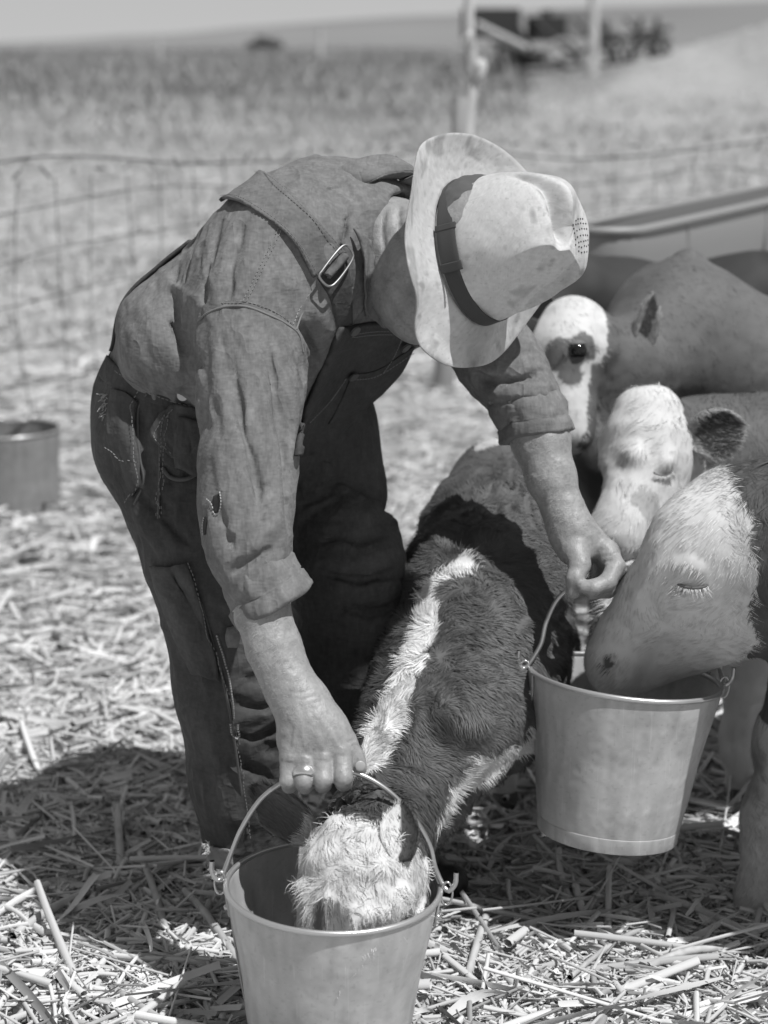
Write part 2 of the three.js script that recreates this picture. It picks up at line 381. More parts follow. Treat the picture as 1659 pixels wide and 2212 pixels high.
function boxUV(g0) {
  const g = g0.index ? g0.toNonIndexed() : g0, p = g.attributes.position, uv = new Float32Array(p.count * 2);
  for (let i = 0; i < p.count; i += 3) {
    const a = [0, 1, 2].map((k) => [p.getX(i + k), p.getY(i + k), p.getZ(i + k)]), n = cross(sub(a[1], a[0]), sub(a[2], a[0])).map(Math.abs), ax = n[0] > n[1] && n[0] > n[2] ? 0 : n[1] > n[2] ? 1 : 2;
    a.forEach((q, k) => { uv[2 * (i + k)] = ax === 0 ? q[2] : q[0]; uv[2 * (i + k) + 1] = ax === 1 ? q[2] : q[1]; });
  }
  g.setAttribute('uv', new THREE.BufferAttribute(uv, 2)); return g;
}
// ---------------------------------------------------------------- ground, hills, far things
const rise = (x, z) => {                                // the yard is flat; beyond it the land rises a little
  const D = Math.hypot(x, z); let h = D > 12 && z < 0 ? 1.3 * (1 - Math.exp(-(D - 12) / 20)) : 0;
  h += 1.75 * Math.exp(-(((x - 10.5) / 4.6) ** 2) - ((z + 34) / 6) ** 2);        // a straw-coloured bank on the right
  return h;
};
{
  const rings = 190, seg = 300, pos = [], idx = [];
  for (let j = 0; j <= rings; j++) {
    const r = 0.25 * Math.pow(3400 / 0.25, j / rings);
    for (let i = 0; i < seg; i++) {
      const s = i / seg * 2 - 1, a = Math.PI * (0.75 * s * s * s + 0.25 * s);       // finer in front of the lens
      const x = Math.sin(a) * r, z = -Math.cos(a) * r;
      const near = smooth(14, 6, r);
      pos.push(x, rise(x, z) - 0.012 + near * (0.016 * fbm(x * 3, 1, z * 3, 3) + 0.010 * fbm(x * 14, 5, z * 14, 2)), z);
    }
  }
  for (let j = 0; j < rings; j++) for (let i = 0; i < seg; i++) { const a = j * seg + i, b = j * seg + (i + 1) % seg, c = b + seg, d = a + seg; idx.push(a, d, c, a, c, b); }
  const g = new THREE.BufferGeometry(); g.setAttribute('position', new THREE.Float32BufferAttribute(pos, 3)); g.setIndex(idx); g.computeVertexNormals();
  paint(g, (x, y, z) => {
    const D = Math.hypot(x, z), az = x / Math.max(1, -z), edge = 20.5 + 5 * smooth(-0.12, 0.04, az) + 1.4 * fbm(x * 0.4, 0, z * 0.4, 2) + (az > 0.1 ? 30 * smooth(0.09, 0.2, az) : 0);
    const straw = 0.40 + 0.18 * fbm(x * 5, 2, z * 5, 3) + 0.08 * fbm(x * 0.9, 3, z * 0.9, 2);
    const stubble = 0.32 + 0.10 * fbm(x * 1.2, 4, z * 1.2, 4) + 0.05 * fbm(x * 0.2, 9, z * 0.2, 2);
    const field = 0.21 + 0.09 * fbm(x * 0.12, 6, z * 0.25, 3) + 0.05 * fbm(x * 0.01, 7, z * 0.04, 3);
    return mix(mix(straw, stubble, smooth(8, 13, D)), z < 0 ? field : stubble, smooth(edge - 2.5, edge + 2.5, D));
  });
  struct('ground', g, tinted(1));
}
{ // long low hill on the horizon, higher towards the right
  const pos = [], idx = [], nx = 120, nz = 16;
  for (let j = 0; j <= nz; j++) for (let i = 0; i <= nx; i++) {
    const az = mix(-0.9, 0.9, i / nx), D = mix(1250, 3000, j / nz), t = Math.min(1, j / 9);
    const top = 0.0015 + 0.0165 * smooth(-0.24, 0.12, az) + 0.012 * smooth(0.02, 0.4, az) + 0.0006 * noise(az * 30, 1, 2);
    pos.push(az * D, 1.3 + top * D * smooth(0, 1, t) * (j > 9 ? 1 - (j - 9) * 0.03 : 1) + 0.8 * noise(az * 70, j * 0.7, 3) - (j === 0 ? 2 : 0), -D);
  }
  for (let j = 0; j < nz; j++) for (let i = 0; i < nx; i++) { const a = j * (nx + 1) + i; idx.push(a, a + 1, a + nx + 2, a, a + nx + 2, a + nx + 1); }
  const g = new THREE.BufferGeometry(); g.setAttribute('position', new THREE.Float32BufferAttribute(pos, 3)); g.setIndex(idx); g.computeVertexNormals();
  paint(g, (x, y, z) => 0.20 + 0.07 * fbm(x * 0.004, y * 0.02, z * 0.002, 3));
  struct('hill', g, tinted(1));
}
const WOOD = tinted(0.9), woodTone = (g) => (x, y, z) => g * (1 + 0.35 * fbm(x * 40, y * 5, z * 40, 3) + 0.25 * noise(x * 9, y * 7, z * 9));
function pole(name, pts, radius, label, tone, knobs = []) {
  const base = pts[pts.length - 1], o = thing(name, base, label, 'fence post');
  part('shaft', paint(tube(pts, (t) => radius * (0.82 + 0.22 * t) * (1 + 0.07 * noise(t * 9, radius * 900, 3)), 12, 40), woodTone(tone)), WOOD, o);
  for (const [c, r] of knobs) { const s = new THREE.IcosahedronGeometry(r, 3), p = s.attributes.position; for (let i = 0; i < p.count; i++) { const k = 1 + 0.3 * noise(p.getX(i) * 60, p.getY(i) * 60, p.getZ(i) * 60); p.setXYZ(i, p.getX(i) * k, p.getY(i) * k * 1.3, p.getZ(i) * k); } s.computeVertexNormals(); s.translate(...c); part('knot', paint(plain(s), woodTone(tone * 1.1)), WOOD, o); }
  return o;
}
pole('fence_post', [P(993, 212, 7.8), P(990, 400, 7.8), P(972, 650, 7.8), P(957, 850, 7.85)], 0.042, 'short thick weathered fence post behind the white hat, beside a taller crooked pole', 0.3);
pole('crooked_pole', [P(1018, -60, 7.9), P(1013, 60, 7.9), P(1022, 150, 7.9), P(1010, 300, 7.9), P(985, 600, 7.9), P(966, 845, 7.92)], 0.026, 'tall crooked pale pole standing beside a short fence post', 0.5, [[P(1034, 152, 7.88), 0.034], [P(1012, 86, 7.88), 0.028]]);

// wire fence: two runs meeting at the posts
function fence(a, b, label, posts) {
  const o = thing('wire_fence', [a[0], 0, a[2]], label, 'wire fence'), n = 7, at = (t, h) => [mix(a[0], b[0], t), h, mix(a[2], b[2], t)], L = Math.hypot(b[0] - a[0], b[2] - a[2]);
  const WIRE = mat(0.05, 0.7, { metalness: 0.4 }), r = rng(11 + posts);
  for (let k = 0; k < n; k++) {
    const h = 1.02 - k * 0.125, pts = []; const m = Math.ceil(L / 0.35);
    for (let i = 0; i <= m; i++) pts.push(add(at(i / m, h - 0.04 * Math.sin((i / m) * Math.PI * 3.3 + k * 0.7) + 0.035 * (r() - 0.5)), [0, 0, 0.01 * (r() - 0.5)]));
    const list = [tube(pts, k ? 0.0019 : 0.0030, 5, m * 3)];
    if (!k) for (let i = 0; i < L / 0.12; i++) { const c = at((i * 0.12) / L, h), q = [r() - 0.5, r() - 0.5, r() - 0.5]; list.push(tube([add(c, norm(q), 0.022), add(c, norm(q), -0.022)], 0.0028, 4, 2)); }
    part(k ? 'wire' : 'barbed_wire', merged(list), WIRE, o);
  }
  const stays = []; for (let i = 0; i < L / 0.16; i++) stays.push(tube([at((i * 0.16) / L, 1.0), add(at((i * 0.16) / L, 0.6), [0.05 * (r() - 0.5), 0, 0]), at((i * 0.16) / L + 0.02 * (r() - 0.5), 0.26)], 0.0014, 4, 4));
  const st = part('stay_wires', merged(stays), WIRE, o); st.userData.kind = 'stuff';
}
{
  const corner = P(985, 600, 7.85);
  fence([corner[0], 0, corner[2]], [-2.6, 0, -3.9], 'wire mesh fence running from the posts to the left edge behind the farmer', 1);
  fence([corner[0], 0, corner[2]], [3.2, 0, -6.9], 'wire mesh fence running to the right above the metal tank', 2);
}
for (const [u, v0, v1, d, r, label] of [[345, 84, 196, 40, 0.05, 'leftmost thin far fence post in the dark field'], [692, 60, 190, 42, 0.06, 'thin far fence post above the back of the bending farmer']])
  pole('far_post', [P(u, v0, d), P(u + 1, v1, d), P(u + 2, v1 + 18, d)], r, label, 0.42);
function shrub(u, v, d, r, label, seed) {
  const c = P(u, v, d), base = [c[0], rise(c[0], c[2]) - 0.03, c[2]], o = thing('shrub', base, label, 'shrub'), q = rng(seed), leaves = [], stems = [];
  for (let i = 0; i < 260; i++) {
    const a = q() * 6.28, e = q() * 1.5, rr = r * (0.5 + 0.5 * Math.sqrt(q())) * (1 + 0.25 * noise(a * 2, e * 3, seed)), p = [base[0] + Math.cos(a) * Math.cos(e) * rr * 1.3, base[1] + Math.sin(e) * rr, base[2] + Math.sin(a) * Math.cos(e) * rr];
    const g = new THREE.PlaneGeometry(r * 0.2, r * 0.34, 1, 2); g.rotateX(q() * 6); g.rotateY(q() * 6); g.rotateZ(q() * 6); g.translate(...p); leaves.push(g);
    if (i % 12 === 0) stems.push(tube([base, mix3(base, p, 0.5), p], r * 0.02, 4, 4));
  }
  part('foliage', merged(leaves), mat(0.16), o); part('stems', merged(stems), mat(0.08), o);
}
shrub(572, 120, 62, 0.5, 'dark low shrub in the field near the horizon, left of the hat', 3);

{ // old farm machine far behind: box, tongue, frame, wheels
  const d = 33, q = (u, v, k = 0) => P(u, v, d + k), c = q(1240, 172), o = thing('farm_machine', [c[0], rise(c[0], c[2]), c[2]], 'blurred dark farm machine with wheels and a pale slanting beam far behind', 'farm machine');
  const DARK = mat(0.03, 0.7), GREY = mat(0.22, 0.7), PALE = mat(0.42, 0.8), bar = (a, b, r) => tube([a, mix3(a, b, 0.5), b], r, 6, 4);
  const wheel = (u, v, r, k, m) => { const w = thing; const rim = new THREE.TorusGeometry(r, r * 0.13, 8, 28), hub = new THREE.CylinderGeometry(r * 0.16, r * 0.16, r * 0.4, 10); hub.rotateX(Math.PI / 2); const list = [rim, hub]; for (let i = 0; i < 8; i++) { const s = new THREE.CylinderGeometry(r * 0.035, r * 0.035, r, 5); s.translate(0, r / 2, 0); s.rotateZ((i * Math.PI) / 4); list.push(s); } const g = merged(list); g.rotateY(0.5); g.translate(...q(u, v, k)); part('wheel', g, m, o); };
  wheel(1215, 130, 0.34, 0, GREY); wheel(1108, 118, 0.30, 0.9, DARK); wheel(1405, 112, 0.34, 0.6, DARK); wheel(1320, 122, 0.3, 1.2, DARK);
  part('beam', bar(q(1028, 52, -0.4), q(1140, 106, -0.4), 0.075), PALE, o);
  const box = (u, v, w, h, dd, m, k = 0.6) => { const g = new THREE.BoxGeometry(w, h, dd); g.rotateY(0.25); g.translate(...q(u, v, k)); part('panel', g, m, o); };
  box(1060, 50, 0.9, 0.5, 0.6, DARK); box(1180, 62, 0.55, 0.42, 0.6, DARK); box(1225, 52, 0.8, 0.5, 0.6, GREY, 0.9); box(1150, 126, 0.5, 0.28, 0.5, DARK); box(1185, 160, 0.4, 0.12, 0.4, DARK, 0.2);
  for (const [a, b, r] of [[q(1290, 40), q(1340, 140), 0.04], [q(1330, 150), q(1420, 70), 0.035], [q(1260, 75), q(1450, 88), 0.05], [q(1350, 40), q(1440, 130), 0.035], [q(1250, 110), q(1380, 100), 0.03], [q(1300, 140), q(1400, 134), 0.035], [q(1120, 60), q(1160, 130), 0.05], [q(1420, 40), q(1415, 140), 0.05], [q(1240, 40), q(1300, 100), 0.03], [q(1090, 70), q(1108, 152), 0.05], [q(1060, 90), q(1240, 150), 0.05], [q(1150, 40), q(1260, 140), 0.045], [q(1290, 90), q(1450, 60), 0.045], [q(1350, 150), q(1450, 110), 0.04], [q(1190, 150), q(1330, 70), 0.045], [q(1100, 152), q(1230, 160), 0.06], [q(1385, 40), q(1360, 150), 0.05], [q(1310, 45), q(1318, 150), 0.045]]) part('frame_bar', bar(a, b, r), DARK, o);
}
pole('upright_pole', [P(1283, -40, 31), P(1282, 80, 31), P(1279, 172, 31)], 0.09, 'pale upright pole in front of the far farm machine', 0.4);

{ // sheet metal stock tank behind the calves, running away to the right
  const A = P(1284, 500, 4.7), B = P(1700, 455, 6.1), y1 = A[1], y0 = 0.32, w = 0.09, o = thing('stock_tank', [A[0], 0, A[2]], 'grey sheet metal tank with dark open top behind the calves', 'tank');
  const dir = norm([B[0] - A[0], 0, B[2] - A[2]]), s0 = [dir[2], 0, -dir[0]], back = s0[2] < 0 ? s0 : s0.map((q) => -q), L = Math.hypot(B[0] - A[0], B[2] - A[2]) + 0.5, loop = [];
  for (let i = 0; i <= 14; i++) { const a = Math.PI / 2 + (Math.PI * i) / 14; loop.push([w + Math.cos(a) * w, Math.sin(a) * w]); }
  for (let i = 0; i <= 14; i++) { const a = -Math.PI / 2 + (Math.PI * i) / 14; loop.push([L + Math.cos(a) * w, Math.sin(a) * w]); }
  const at = ([s, t], y) => [A[0] + dir[0] * s + back[0] * t, y, A[2] + dir[2] * s + back[2] * t];
  const n = loop.length, top = [], nr = [], nv = 10;
  for (let j = 0; j <= nv; j++) for (let i = 0; i <= n; i++) { const q = loop[i % n], c = at(q, 0), m = at([clamp(q[0], w, L), 0], 0), out = norm(sub(c, m)); top.push(add(at(q, mix(y1, y0, j / nv)), out, 0.006 * Math.sin(j * 1.4) - 0.05 * (j / nv) ** 2)); nr.push(out); }
  part('wall', paint(slab(top, nr, n, nv, 0.006, true), (x, y, z) => 0.27 + 0.08 * fbm(x * 6, y * 9, z * 6, 3)), tinted(0.6, { metalness: 0.2 }), o);
  part('rim', tube(loop.map((q) => at(q, y1)), 0.012, 8, 140, true), mat(0.27, 0.6, { metalness: 0.2 }), o);
  const fg = new THREE.ShapeGeometry(new THREE.Shape(loop.map(([s, t]) => new THREE.Vector2(s, t * 0.7)))), fp = fg.attributes.position;
  for (let i = 0; i < fp.count; i++) fp.setXYZ(i, ...at([fp.getX(i), fp.getY(i)], y0 + 0.04)); fg.computeVertexNormals();
  part('bottom', plain(fg.toNonIndexed()), mat(0.3, 0.6), o);
  for (const s of [0.42, 1.1, 1.7]) part('seam', tube([at([s, -w - 0.002], y1 - 0.02), at([s, -w - 0.003], 0.6), at([s, -w + 0.04], y0)], 0.006, 6, 8), mat(0.22, 0.6, { metalness: 0.2 }), o);
  for (const s of [0.5, L - 0.3]) { const g = new THREE.BoxGeometry(0.1, y0, w * 1.5); g.lookAt(V(...back)); const c = at([s, 0], y0 / 2); g.translate(...c); part('leg', plain(g), mat(0.06), o); }
}
{ // dung lump in the straw at the left edge
  const c = onGround(72, 1240), s = new THREE.IcosahedronGeometry(1, 4), p = s.attributes.position;
  for (let i = 0; i < p.count; i++) { const x = p.getX(i), y = p.getY(i), z = p.getZ(i), k = 1 + 0.28 * fbm(x * 2.2, y * 2.2, z * 2.2 + 5, 3); p.setXYZ(i, c[0] + x * k * 0.055, c[1] + 0.018 + y * k * 0.03, c[2] + z * k * 0.04 + x * 0.01); }
  s.computeVertexNormals();
  tag(part('dung_lump', plain(s), mat(0.045), scene), 'dark lump of dung lying in the straw at the left edge', 'dung lump');
}
{ // dry grass and weeds on the land beyond the yard
  const r = rng(909), pos = [], idx = [];
  for (let b = 0; b < 9; b++) { const a = r() * 6.28, x = (r() - 0.5) * 0.7, z = (r() - 0.5) * 0.7, h = 0.5 + 0.5 * r(), dx = Math.cos(a), dz = Math.sin(a), w = 0.05, n = pos.length / 3, l = 0.4 * (r() - 0.5); pos.push(x - dx * w, 0, z - dz * w, x + dx * w, 0, z + dz * w, x - dz * l - dx * w * 0.6, h * 0.6, z + dx * l - dz * w * 0.6, x - dz * l + dx * w * 0.6, h * 0.6, z + dx * l + dz * w * 0.6, x - dz * l * 2.2, h, z + dx * l * 2.2); idx.push(n, n + 1, n + 3, n, n + 3, n + 2, n + 2, n + 3, n + 4); }
  const g = new THREE.BufferGeometry(); g.setAttribute('position', new THREE.Float32BufferAttribute(pos, 3)); g.setIndex(idx); g.computeVertexNormals();
  const N = 38000, m = new THREE.InstancedMesh(g, new THREE.MeshStandardMaterial({ color: 0xffffff, roughness: 0.9 }), N), M = new THREE.Matrix4(), q = new THREE.Quaternion(), c = new THREE.Color(), up = V(0, 1, 0);
  m.name = 'dry_grass'; m.userData.kind = 'stuff'; m.castShadow = m.receiveShadow = true;
  for (let i = 0; i < N; i++) { const D = mix(9, 70, Math.pow(r(), 1.5)), az = (r() - 0.5) * 0.88, x = az * D, z = -D, onBank = az > 0.07 && D > 22, far = onBank ? 0 : smooth(17, 32, D), s = (onBank && D > 27 ? 0.7 : 1) * mix(0.085, 0.20, far) * (0.6 + 0.8 * r()), patchy = fbm(x * 0.5, 1, z * 0.5, 2); q.setFromAxisAngle(up, r() * 6.28); M.compose(V(x, rise(x, z) - 0.02, z), q, V(s * 2, s * (0.5 + 0.5 * r()), s * 2)); m.setMatrixAt(i, M); const t = clamp(mix(0.46, 0.27, far) + (onBank ? 0.06 : 0) + mix(0.16, 0.09, far) * (r() - 0.5) + 0.12 * patchy, 0.05, 0.6); m.setColorAt(i, c.setRGB(t, t, t)); }
  scene.add(m);
}
// ---------------------------------------------------------------- the farmer
const W = (du, dv, dd = 0) => [du, -dv * CP - dd * SP, dv * SP - dd * CP];   // a direction: right, down in the picture, away from the lens
const MAN = [-0.06, 0, -3.02];
const man = thing('person', MAN, 'person in white hat, work shirt and bib overalls bending down between two pails', 'person');

const SKIN = tinted(0.5, { map: SKINTONE, bumpMap: SKINBUMP, bumpScale: 0.0005 }), SHIRT = tinted(0.95, { map: CLOTHTONE, bumpMap: CLOTHBUMP, bumpScale: 0.0042 }), DENIM = tinted(0.93, { map: CLOTHTONE, bumpMap: CLOTHBUMP, bumpScale: 0.0042 }), METAL = mat(0.5, 0.35, { metalness: 0.9 }), THREAD = mat(0.3), DARKCLOTH = mat(0.03);
const skinTone = (x, y, z) => 0.31 * (1 + 0.22 * fbm(x * 60, y * 60, z * 60, 3) + 0.10 * noise(x * 300, y * 300, z * 300));
const slub = (x, y, z, f) => noise(x * f, y * f * 0.22, z * f) * 0.6 + noise(x * f * 0.35, y * f * 1.2, z * f * 0.35) * 0.4;
const shirtTone = (x, y, z) => 0.185 * (1 + 0.26 * slub(x, y, z, 260) + 0.22 * fbm(x * 22, y * 22, z * 22, 3) + (noise(x * 420, y * 420, z * 420) > 0.72 ? -0.10 : 0));
const denimTone = (x, y, z) => 0.066 * (1 + 0.30 * slub(x, y, z, 240) + 0.5 * fbm(x * 11, y * 11, z * 11, 3));

// --- the shirt: trunk, right sleeve hanging to the near pail, left sleeve reaching to the far one
const shirt = new Field(0.05);
shirt.chain([[615, 600, 2.92, 182], [480, 760, 2.98, 188], [400, 850, 3.02, 160]], { k: 0.08 });
shirt.chain([[800, 560, 3.07, 178], [680, 690, 3.14, 182], [600, 800, 3.2, 150]], { k: 0.08 });
shirt.chain([[690, 555, 3.0, 190], [760, 545, 2.99, 165], [800, 530, 2.955, 116]], { k: 0.08 });
shirt.chain([[312, 690, 2.94, 46], [352, 755, 2.895, 52], [425, 785, 2.87, 52]], { k: 0.05 });   // cloth that sags over the waistband
shirt.chain([[700, 520, 2.94, 140], [600, 570, 2.87, 128], [548, 650, 2.83, 112]], { k: 0.06 });
shirt.chain([[542, 660, 2.82, 112], [540, 760, 2.795, 106], [538, 860, 2.775, 102], [534, 1000, 2.74, 96], [530, 1100, 2.715, 89], [536, 1190, 2.70, 80], [562, 1262, 2.69, 66]], { k: 0.03 });
shirt.chain([[830, 560, 3.06, 130], [910, 606, 3.1, 96], [1008, 676, 3.09, 74], [1074, 772, 3.06, 78], [1134, 872, 3.035, 76]], { k: 0.04 });
const torsoAxis = norm(sub(P(780, 500, 2.95), P(440, 880, 3.08)));
{ // neck opening: the collar stands away from the neck
  const a = P(820, 525, 2.94), b = P(960, 545, 2.88);
  shirt.cap(a, b, px(108, 2.92), px(135, 2.88), { sign: -1, k: 0.012 });
}
const shirtBase = Object.assign(new Field(0.05), { prims: shirt.prims.slice() });
function folds(field, on, list) { for (const [amp, w, ...pts] of list) field.fold(on.line(pts), amp * 1.9, w * 0.80); }
folds(shirt, shirtBase, [
  // the back and side, pulled towards the shoulder
  [0.007, 0.010, [455, 470], [425, 560], [405, 660], [395, 720]], [-0.006, 0.010, [480, 470], [452, 570], [440, 690]],
  [0.007, 0.009, [510, 470], [485, 560], [470, 660]], [-0.006, 0.008, [527, 490], [505, 570], [497, 650]], [0.005, 0.008, [548, 500], [530, 570], [517, 655]],
  [0.006, 0.012, [360, 590], [352, 660], [372, 740]], [-0.005, 0.010, [385, 570], [372, 650], [395, 720]],
  [0.012, 0.020, [312, 650], [350, 740], [420, 830]], [-0.008, 0.014, [330, 640], [390, 740], [440, 800]],
  [0.010, 0.014, [285, 700], [320, 780], [400, 850]],
  // right sleeve: long folds from the shoulder to the cuff
  [0.008, 0.011, [462, 720], [480, 850], [505, 950], [520, 1050], [550, 1180]], [-0.007, 0.011, [500, 760], [520, 900], [545, 1000], [570, 1130]],
  [0.009, 0.012, [545, 740], [565, 860], [590, 980], [602, 1100], [608, 1190]], [-0.010, 0.010, [585, 760], [600, 900], [612, 1020], [608, 1150]],
  [0.007, 0.012, [600, 720], [628, 820], [634, 920], [622, 1020]], [0.006, 0.010, [470, 980], [490, 1080], [540, 1170]],
  [-0.006, 0.009, [560, 1080], [520, 1140], [500, 1190]], [0.006, 0.010, [600, 1130], [540, 1180], [490, 1210]], [-0.006, 0.010, [590, 1180], [530, 1215], [500, 1240]],
  [0.006, 0.010, [450, 1100], [470, 1180], [500, 1250]], [-0.005, 0.008, [480, 1110], [500, 1180], [530, 1230]],
  // breast and armhole
  [0.012, 0.016, [660, 660], [690, 700], [715, 745]], [-0.012, 0.010, [648, 700], [668, 760], [672, 820]], [0.008, 0.010, [640, 720], [655, 790], [650, 870]],
  [0.007, 0.010, [735, 470], [715, 540], [720, 600]], [0.008, 0.010, [765, 470], [748, 540], [755, 600]], [-0.007, 0.009, [752, 470], [735, 540], [742, 600]],
  // left sleeve, bunched above its cuff
  [0.010, 0.012, [1010, 770], [1060, 800], [1130, 790]], [-0.009, 0.010, [1020, 800], [1080, 830], [1160, 815]], [0.010, 0.012, [1035, 840], [1110, 850], [1190, 820]],
  [-0.008, 0.010, [1050, 870], [1120, 870], [1200, 845]], [0.007, 0.009, [1060, 895], [1130, 885], [1210, 865]],
]);
shirt.bump = (x, y, z) => 0.0034 * fbm(x * 24, y * 17, z * 24, 3) + 0.0030 * Math.pow(1 - Math.abs(noise(x * 30 + 2 * noise(x * 9, y * 9, z * 9), y * 10, z * 30 + 5)), 3) + 0.0035 * (1 - 2 * Math.abs(noise(x * 13 + 7, y * 7, z * 13)));
// many small creases: count, region [u0, v0, u1, v1], direction in degrees (0 = to the right, 90 = down), spread, length, size
function creases(field, on, seed, list) {
  const r = rng(seed);
  for (const [count, [u0, v0, u1, v1], deg, spread, L, amp, w] of list) for (let i = 0; i < count; i++) {
    const u = mix(u0, u1, r()), v = mix(v0, v1, r()), a = ((deg + spread * (r() - 0.5) * 2) * Math.PI) / 180, l = L * (0.5 + r()), bend = 0.25 * l * (r() - 0.5), c = Math.cos(a), s = Math.sin(a);
    const pts = [[u - c * l / 2, v - s * l / 2], [u - s * bend, v + c * bend], [u + c * l / 2, v + s * l / 2]];
    field.fold(on.line(pts), (field === shirt ? 1.5 : 1.25) * amp * (0.6 + 0.8 * r()) * (r() < 0.6 ? 1 : -0.5), w * (0.7 + 0.6 * r()));
  }
}
creases(shirt, shirtBase, 301, [[26, [450, 720, 630, 1160], 82, 16, 130, 0.0042, 0.0050], [16, [450, 1060, 620, 1200], 140, 30, 90, 0.0045, 0.0052], [22, [380, 450, 560, 660], 103, 14, 120, 0.0036, 0.0046], [26, [280, 600, 440, 840], 58, 26, 120, 0.0052, 0.0060], [12, [620, 390, 850, 520], 150, 25, 100, 0.0032, 0.0050], [10, [640, 640, 720, 820], 75, 20, 80, 0.0055, 0.0055], [20, [1010, 770, 1210, 880], -12, 22, 100, 0.0050, 0.0055], [10, [745, 470, 790, 640], 80, 12, 90, 0.0045, 0.0050]]);
// the cloth of both cuffs
function cuff(a, b, r, planeUp, planeDown, n, wave) {
  const f = new Field(0.01).cap(a, b, r, r * 0.94);
  f.cut(planeUp, n).cut(planeDown, n.map((q) => -q));
  f.bump = wave; return f;
}
// a sleeve end turned up twice: rolled cloth round the arm, its own thickness and creases
function rolled(c, n, e1, h1, h2, L, seed) {
  const e2 = norm(cross(n, e1)), nu = 110, prof = [[-0.010, 0.80], [-0.016, 0.93], [-0.006, 1.03], [0.10, 1.07], [0.28, 1.06], [0.46, 1.08], [0.50, 1.03], [0.54, 1.10], [0.72, 1.12], [0.90, 1.12], [0.985, 1.10], [1.02, 1.0], [0.99, 0.86], [0.9, 0.80]], top = [], nr = [];
  prof.forEach(([a, k], j) => { for (let i = 0; i <= nu; i++) { const th = (i / nu) * 2 * Math.PI, cr = 0.0035 * fbm(Math.cos(th) * 3 + seed, Math.sin(th) * 3, a * 2.5, 3) + 0.0028 * (1 - 2 * Math.abs(noise(Math.cos(th) * 2.2 + a * 1.2, Math.sin(th) * 2.2 - a * 1.6, seed + a * 4))), flap = 0.006 * smooth(2.6, 3.3, th) * smooth(4.4, 3.9, th) * (j > 5 && j < 11 ? 1 : 0), r1 = h1 * k + cr + flap, r2 = h2 * k + cr, d = add(e1.map((q) => q * Math.cos(th)), e2, Math.sin(th)); top.push(add(add(add(c, e1, r1 * Math.cos(th)), e2, r2 * Math.sin(th)), n, (a < 0 ? a : a * L) + 0.004 * noise(Math.cos(th) * 1.5, Math.sin(th) * 1.5, seed + 9))); nr.push(d); } });
  return slab(top, nr, nu, prof.length - 1, 0.0018, true);
}
const toV = (p) => { const q = sub(p, [0, EYE, 0]), d = -SP * q[1] - CP * q[2]; return CY - ((CP * q[1] - SP * q[2]) / d) * FPX; };
// --- the overalls: seat, two wide legs, bib and straps
const pants = new Field(0.05);
pants.chain([[462, 790, 3.0, 190], [412, 870, 3.04, 182], [400, 950, 3.02, 174], [430, 1090, 2.99, 142], [462, 1240, 2.965, 118], [484, 1370, 2.95, 112], [512, 1500, 2.98, 116], [524, 1680, 3.02, 100], [528, 1830, 3.05, 88]], { k: 0.05 });
pants.chain([[620, 850, 3.22, 165], [612, 900, 3.24, 170], [640, 950, 3.25, 165], [700, 1060, 3.2, 138], [750, 1220, 3.13, 110], [765, 1400, 3.17, 124], [820, 1620, 3.24, 118], [890, 1800, 3.27, 84]], { k: 0.05 });
pants.chain([[470, 890, 3.1, 182], [580, 900, 3.16, 182]], { k: 0.06 });
const lap = new Field(0.05).chain([[590, 905, 3.13, 168], [650, 930, 3.18, 152], [700, 1060, 3.2, 137]]);
pants.cut(P(305, 712, 3.0), W(0.60, -0.80, 0.0));
pants.cut(P(520, 1842, 3.05), [0.05, -1, 0.05]);
lap.bump = (x, y, z) => 0.004 * fbm(x * 15, y * 11, z * 15, 3);
const pantsBase = Object.assign(new Field(0.05), { prims: pants.prims.slice() });
folds(pants, pantsBase, [
  // creases behind the near knee and down the near leg, where light catches the right side
  [0.008, 0.012, [560, 1440], [590, 1450], [620, 1430]], [0.010, 0.012, [520, 1490], [570, 1500], [615, 1480]], [-0.009, 0.010, [510, 1520], [570, 1530], [620, 1515]],
  [0.011, 0.012, [505, 1555], [560, 1545], [615, 1530]], [-0.009, 0.010, [510, 1585], [570, 1590], [620, 1565]], [0.010, 0.012, [500, 1600], [545, 1630], [600, 1650]], [-0.008, 0.012, [520, 1650], [560, 1670], [600, 1690]],
  [0.006, 0.012, [330, 1210], [380, 1300], [430, 1400], [460, 1520]], [-0.006, 0.012, [365, 1190], [410, 1300], [470, 1400]], [0.007, 0.014, [290, 1100], [350, 1180], [450, 1290]], [-0.006, 0.012, [300, 1060], [370, 1140], [440, 1210]],
  [0.006, 0.016, [250, 880], [290, 960], [300, 1060]], [-0.006, 0.012, [300, 870], [310, 960], [330, 1050]], [0.008, 0.020, [520, 1300], [545, 1350], [560, 1400]],
  // far leg: folds that fan from the knee
  [0.010, 0.014, [690, 1205], [760, 1220], [840, 1190]], [-0.010, 0.012, [690, 1170], [770, 1165], [835, 1150]], [0.010, 0.013, [690, 1265], [750, 1290], [820, 1280]], [-0.010, 0.012, [700, 1240], [770, 1255], [850, 1240]],
  [0.009, 0.012, [750, 1330], [800, 1360], [840, 1370]], [-0.009, 0.012, [720, 1310], [790, 1325], [850, 1310]], [0.008, 0.02, [720, 1100], [790, 1110], [830, 1080]], [0.010, 0.02, [740, 900], [730, 980], [660, 1040]], [-0.010, 0.014, [770, 900], [765, 990], [690, 1070]],
]);
pants.bump = (x, y, z) => 0.0045 * fbm(x * 15, y * 11, z * 15, 3) + 0.0035 * Math.pow(1 - Math.abs(noise(x * 20 + 2 * noise(x * 8, y * 8, z * 8), y * 14, z * 20 + 5)), 3) + 0.004 * (1 - 2 * Math.abs(noise(x * 10 + 3, y * 6, z * 10)));

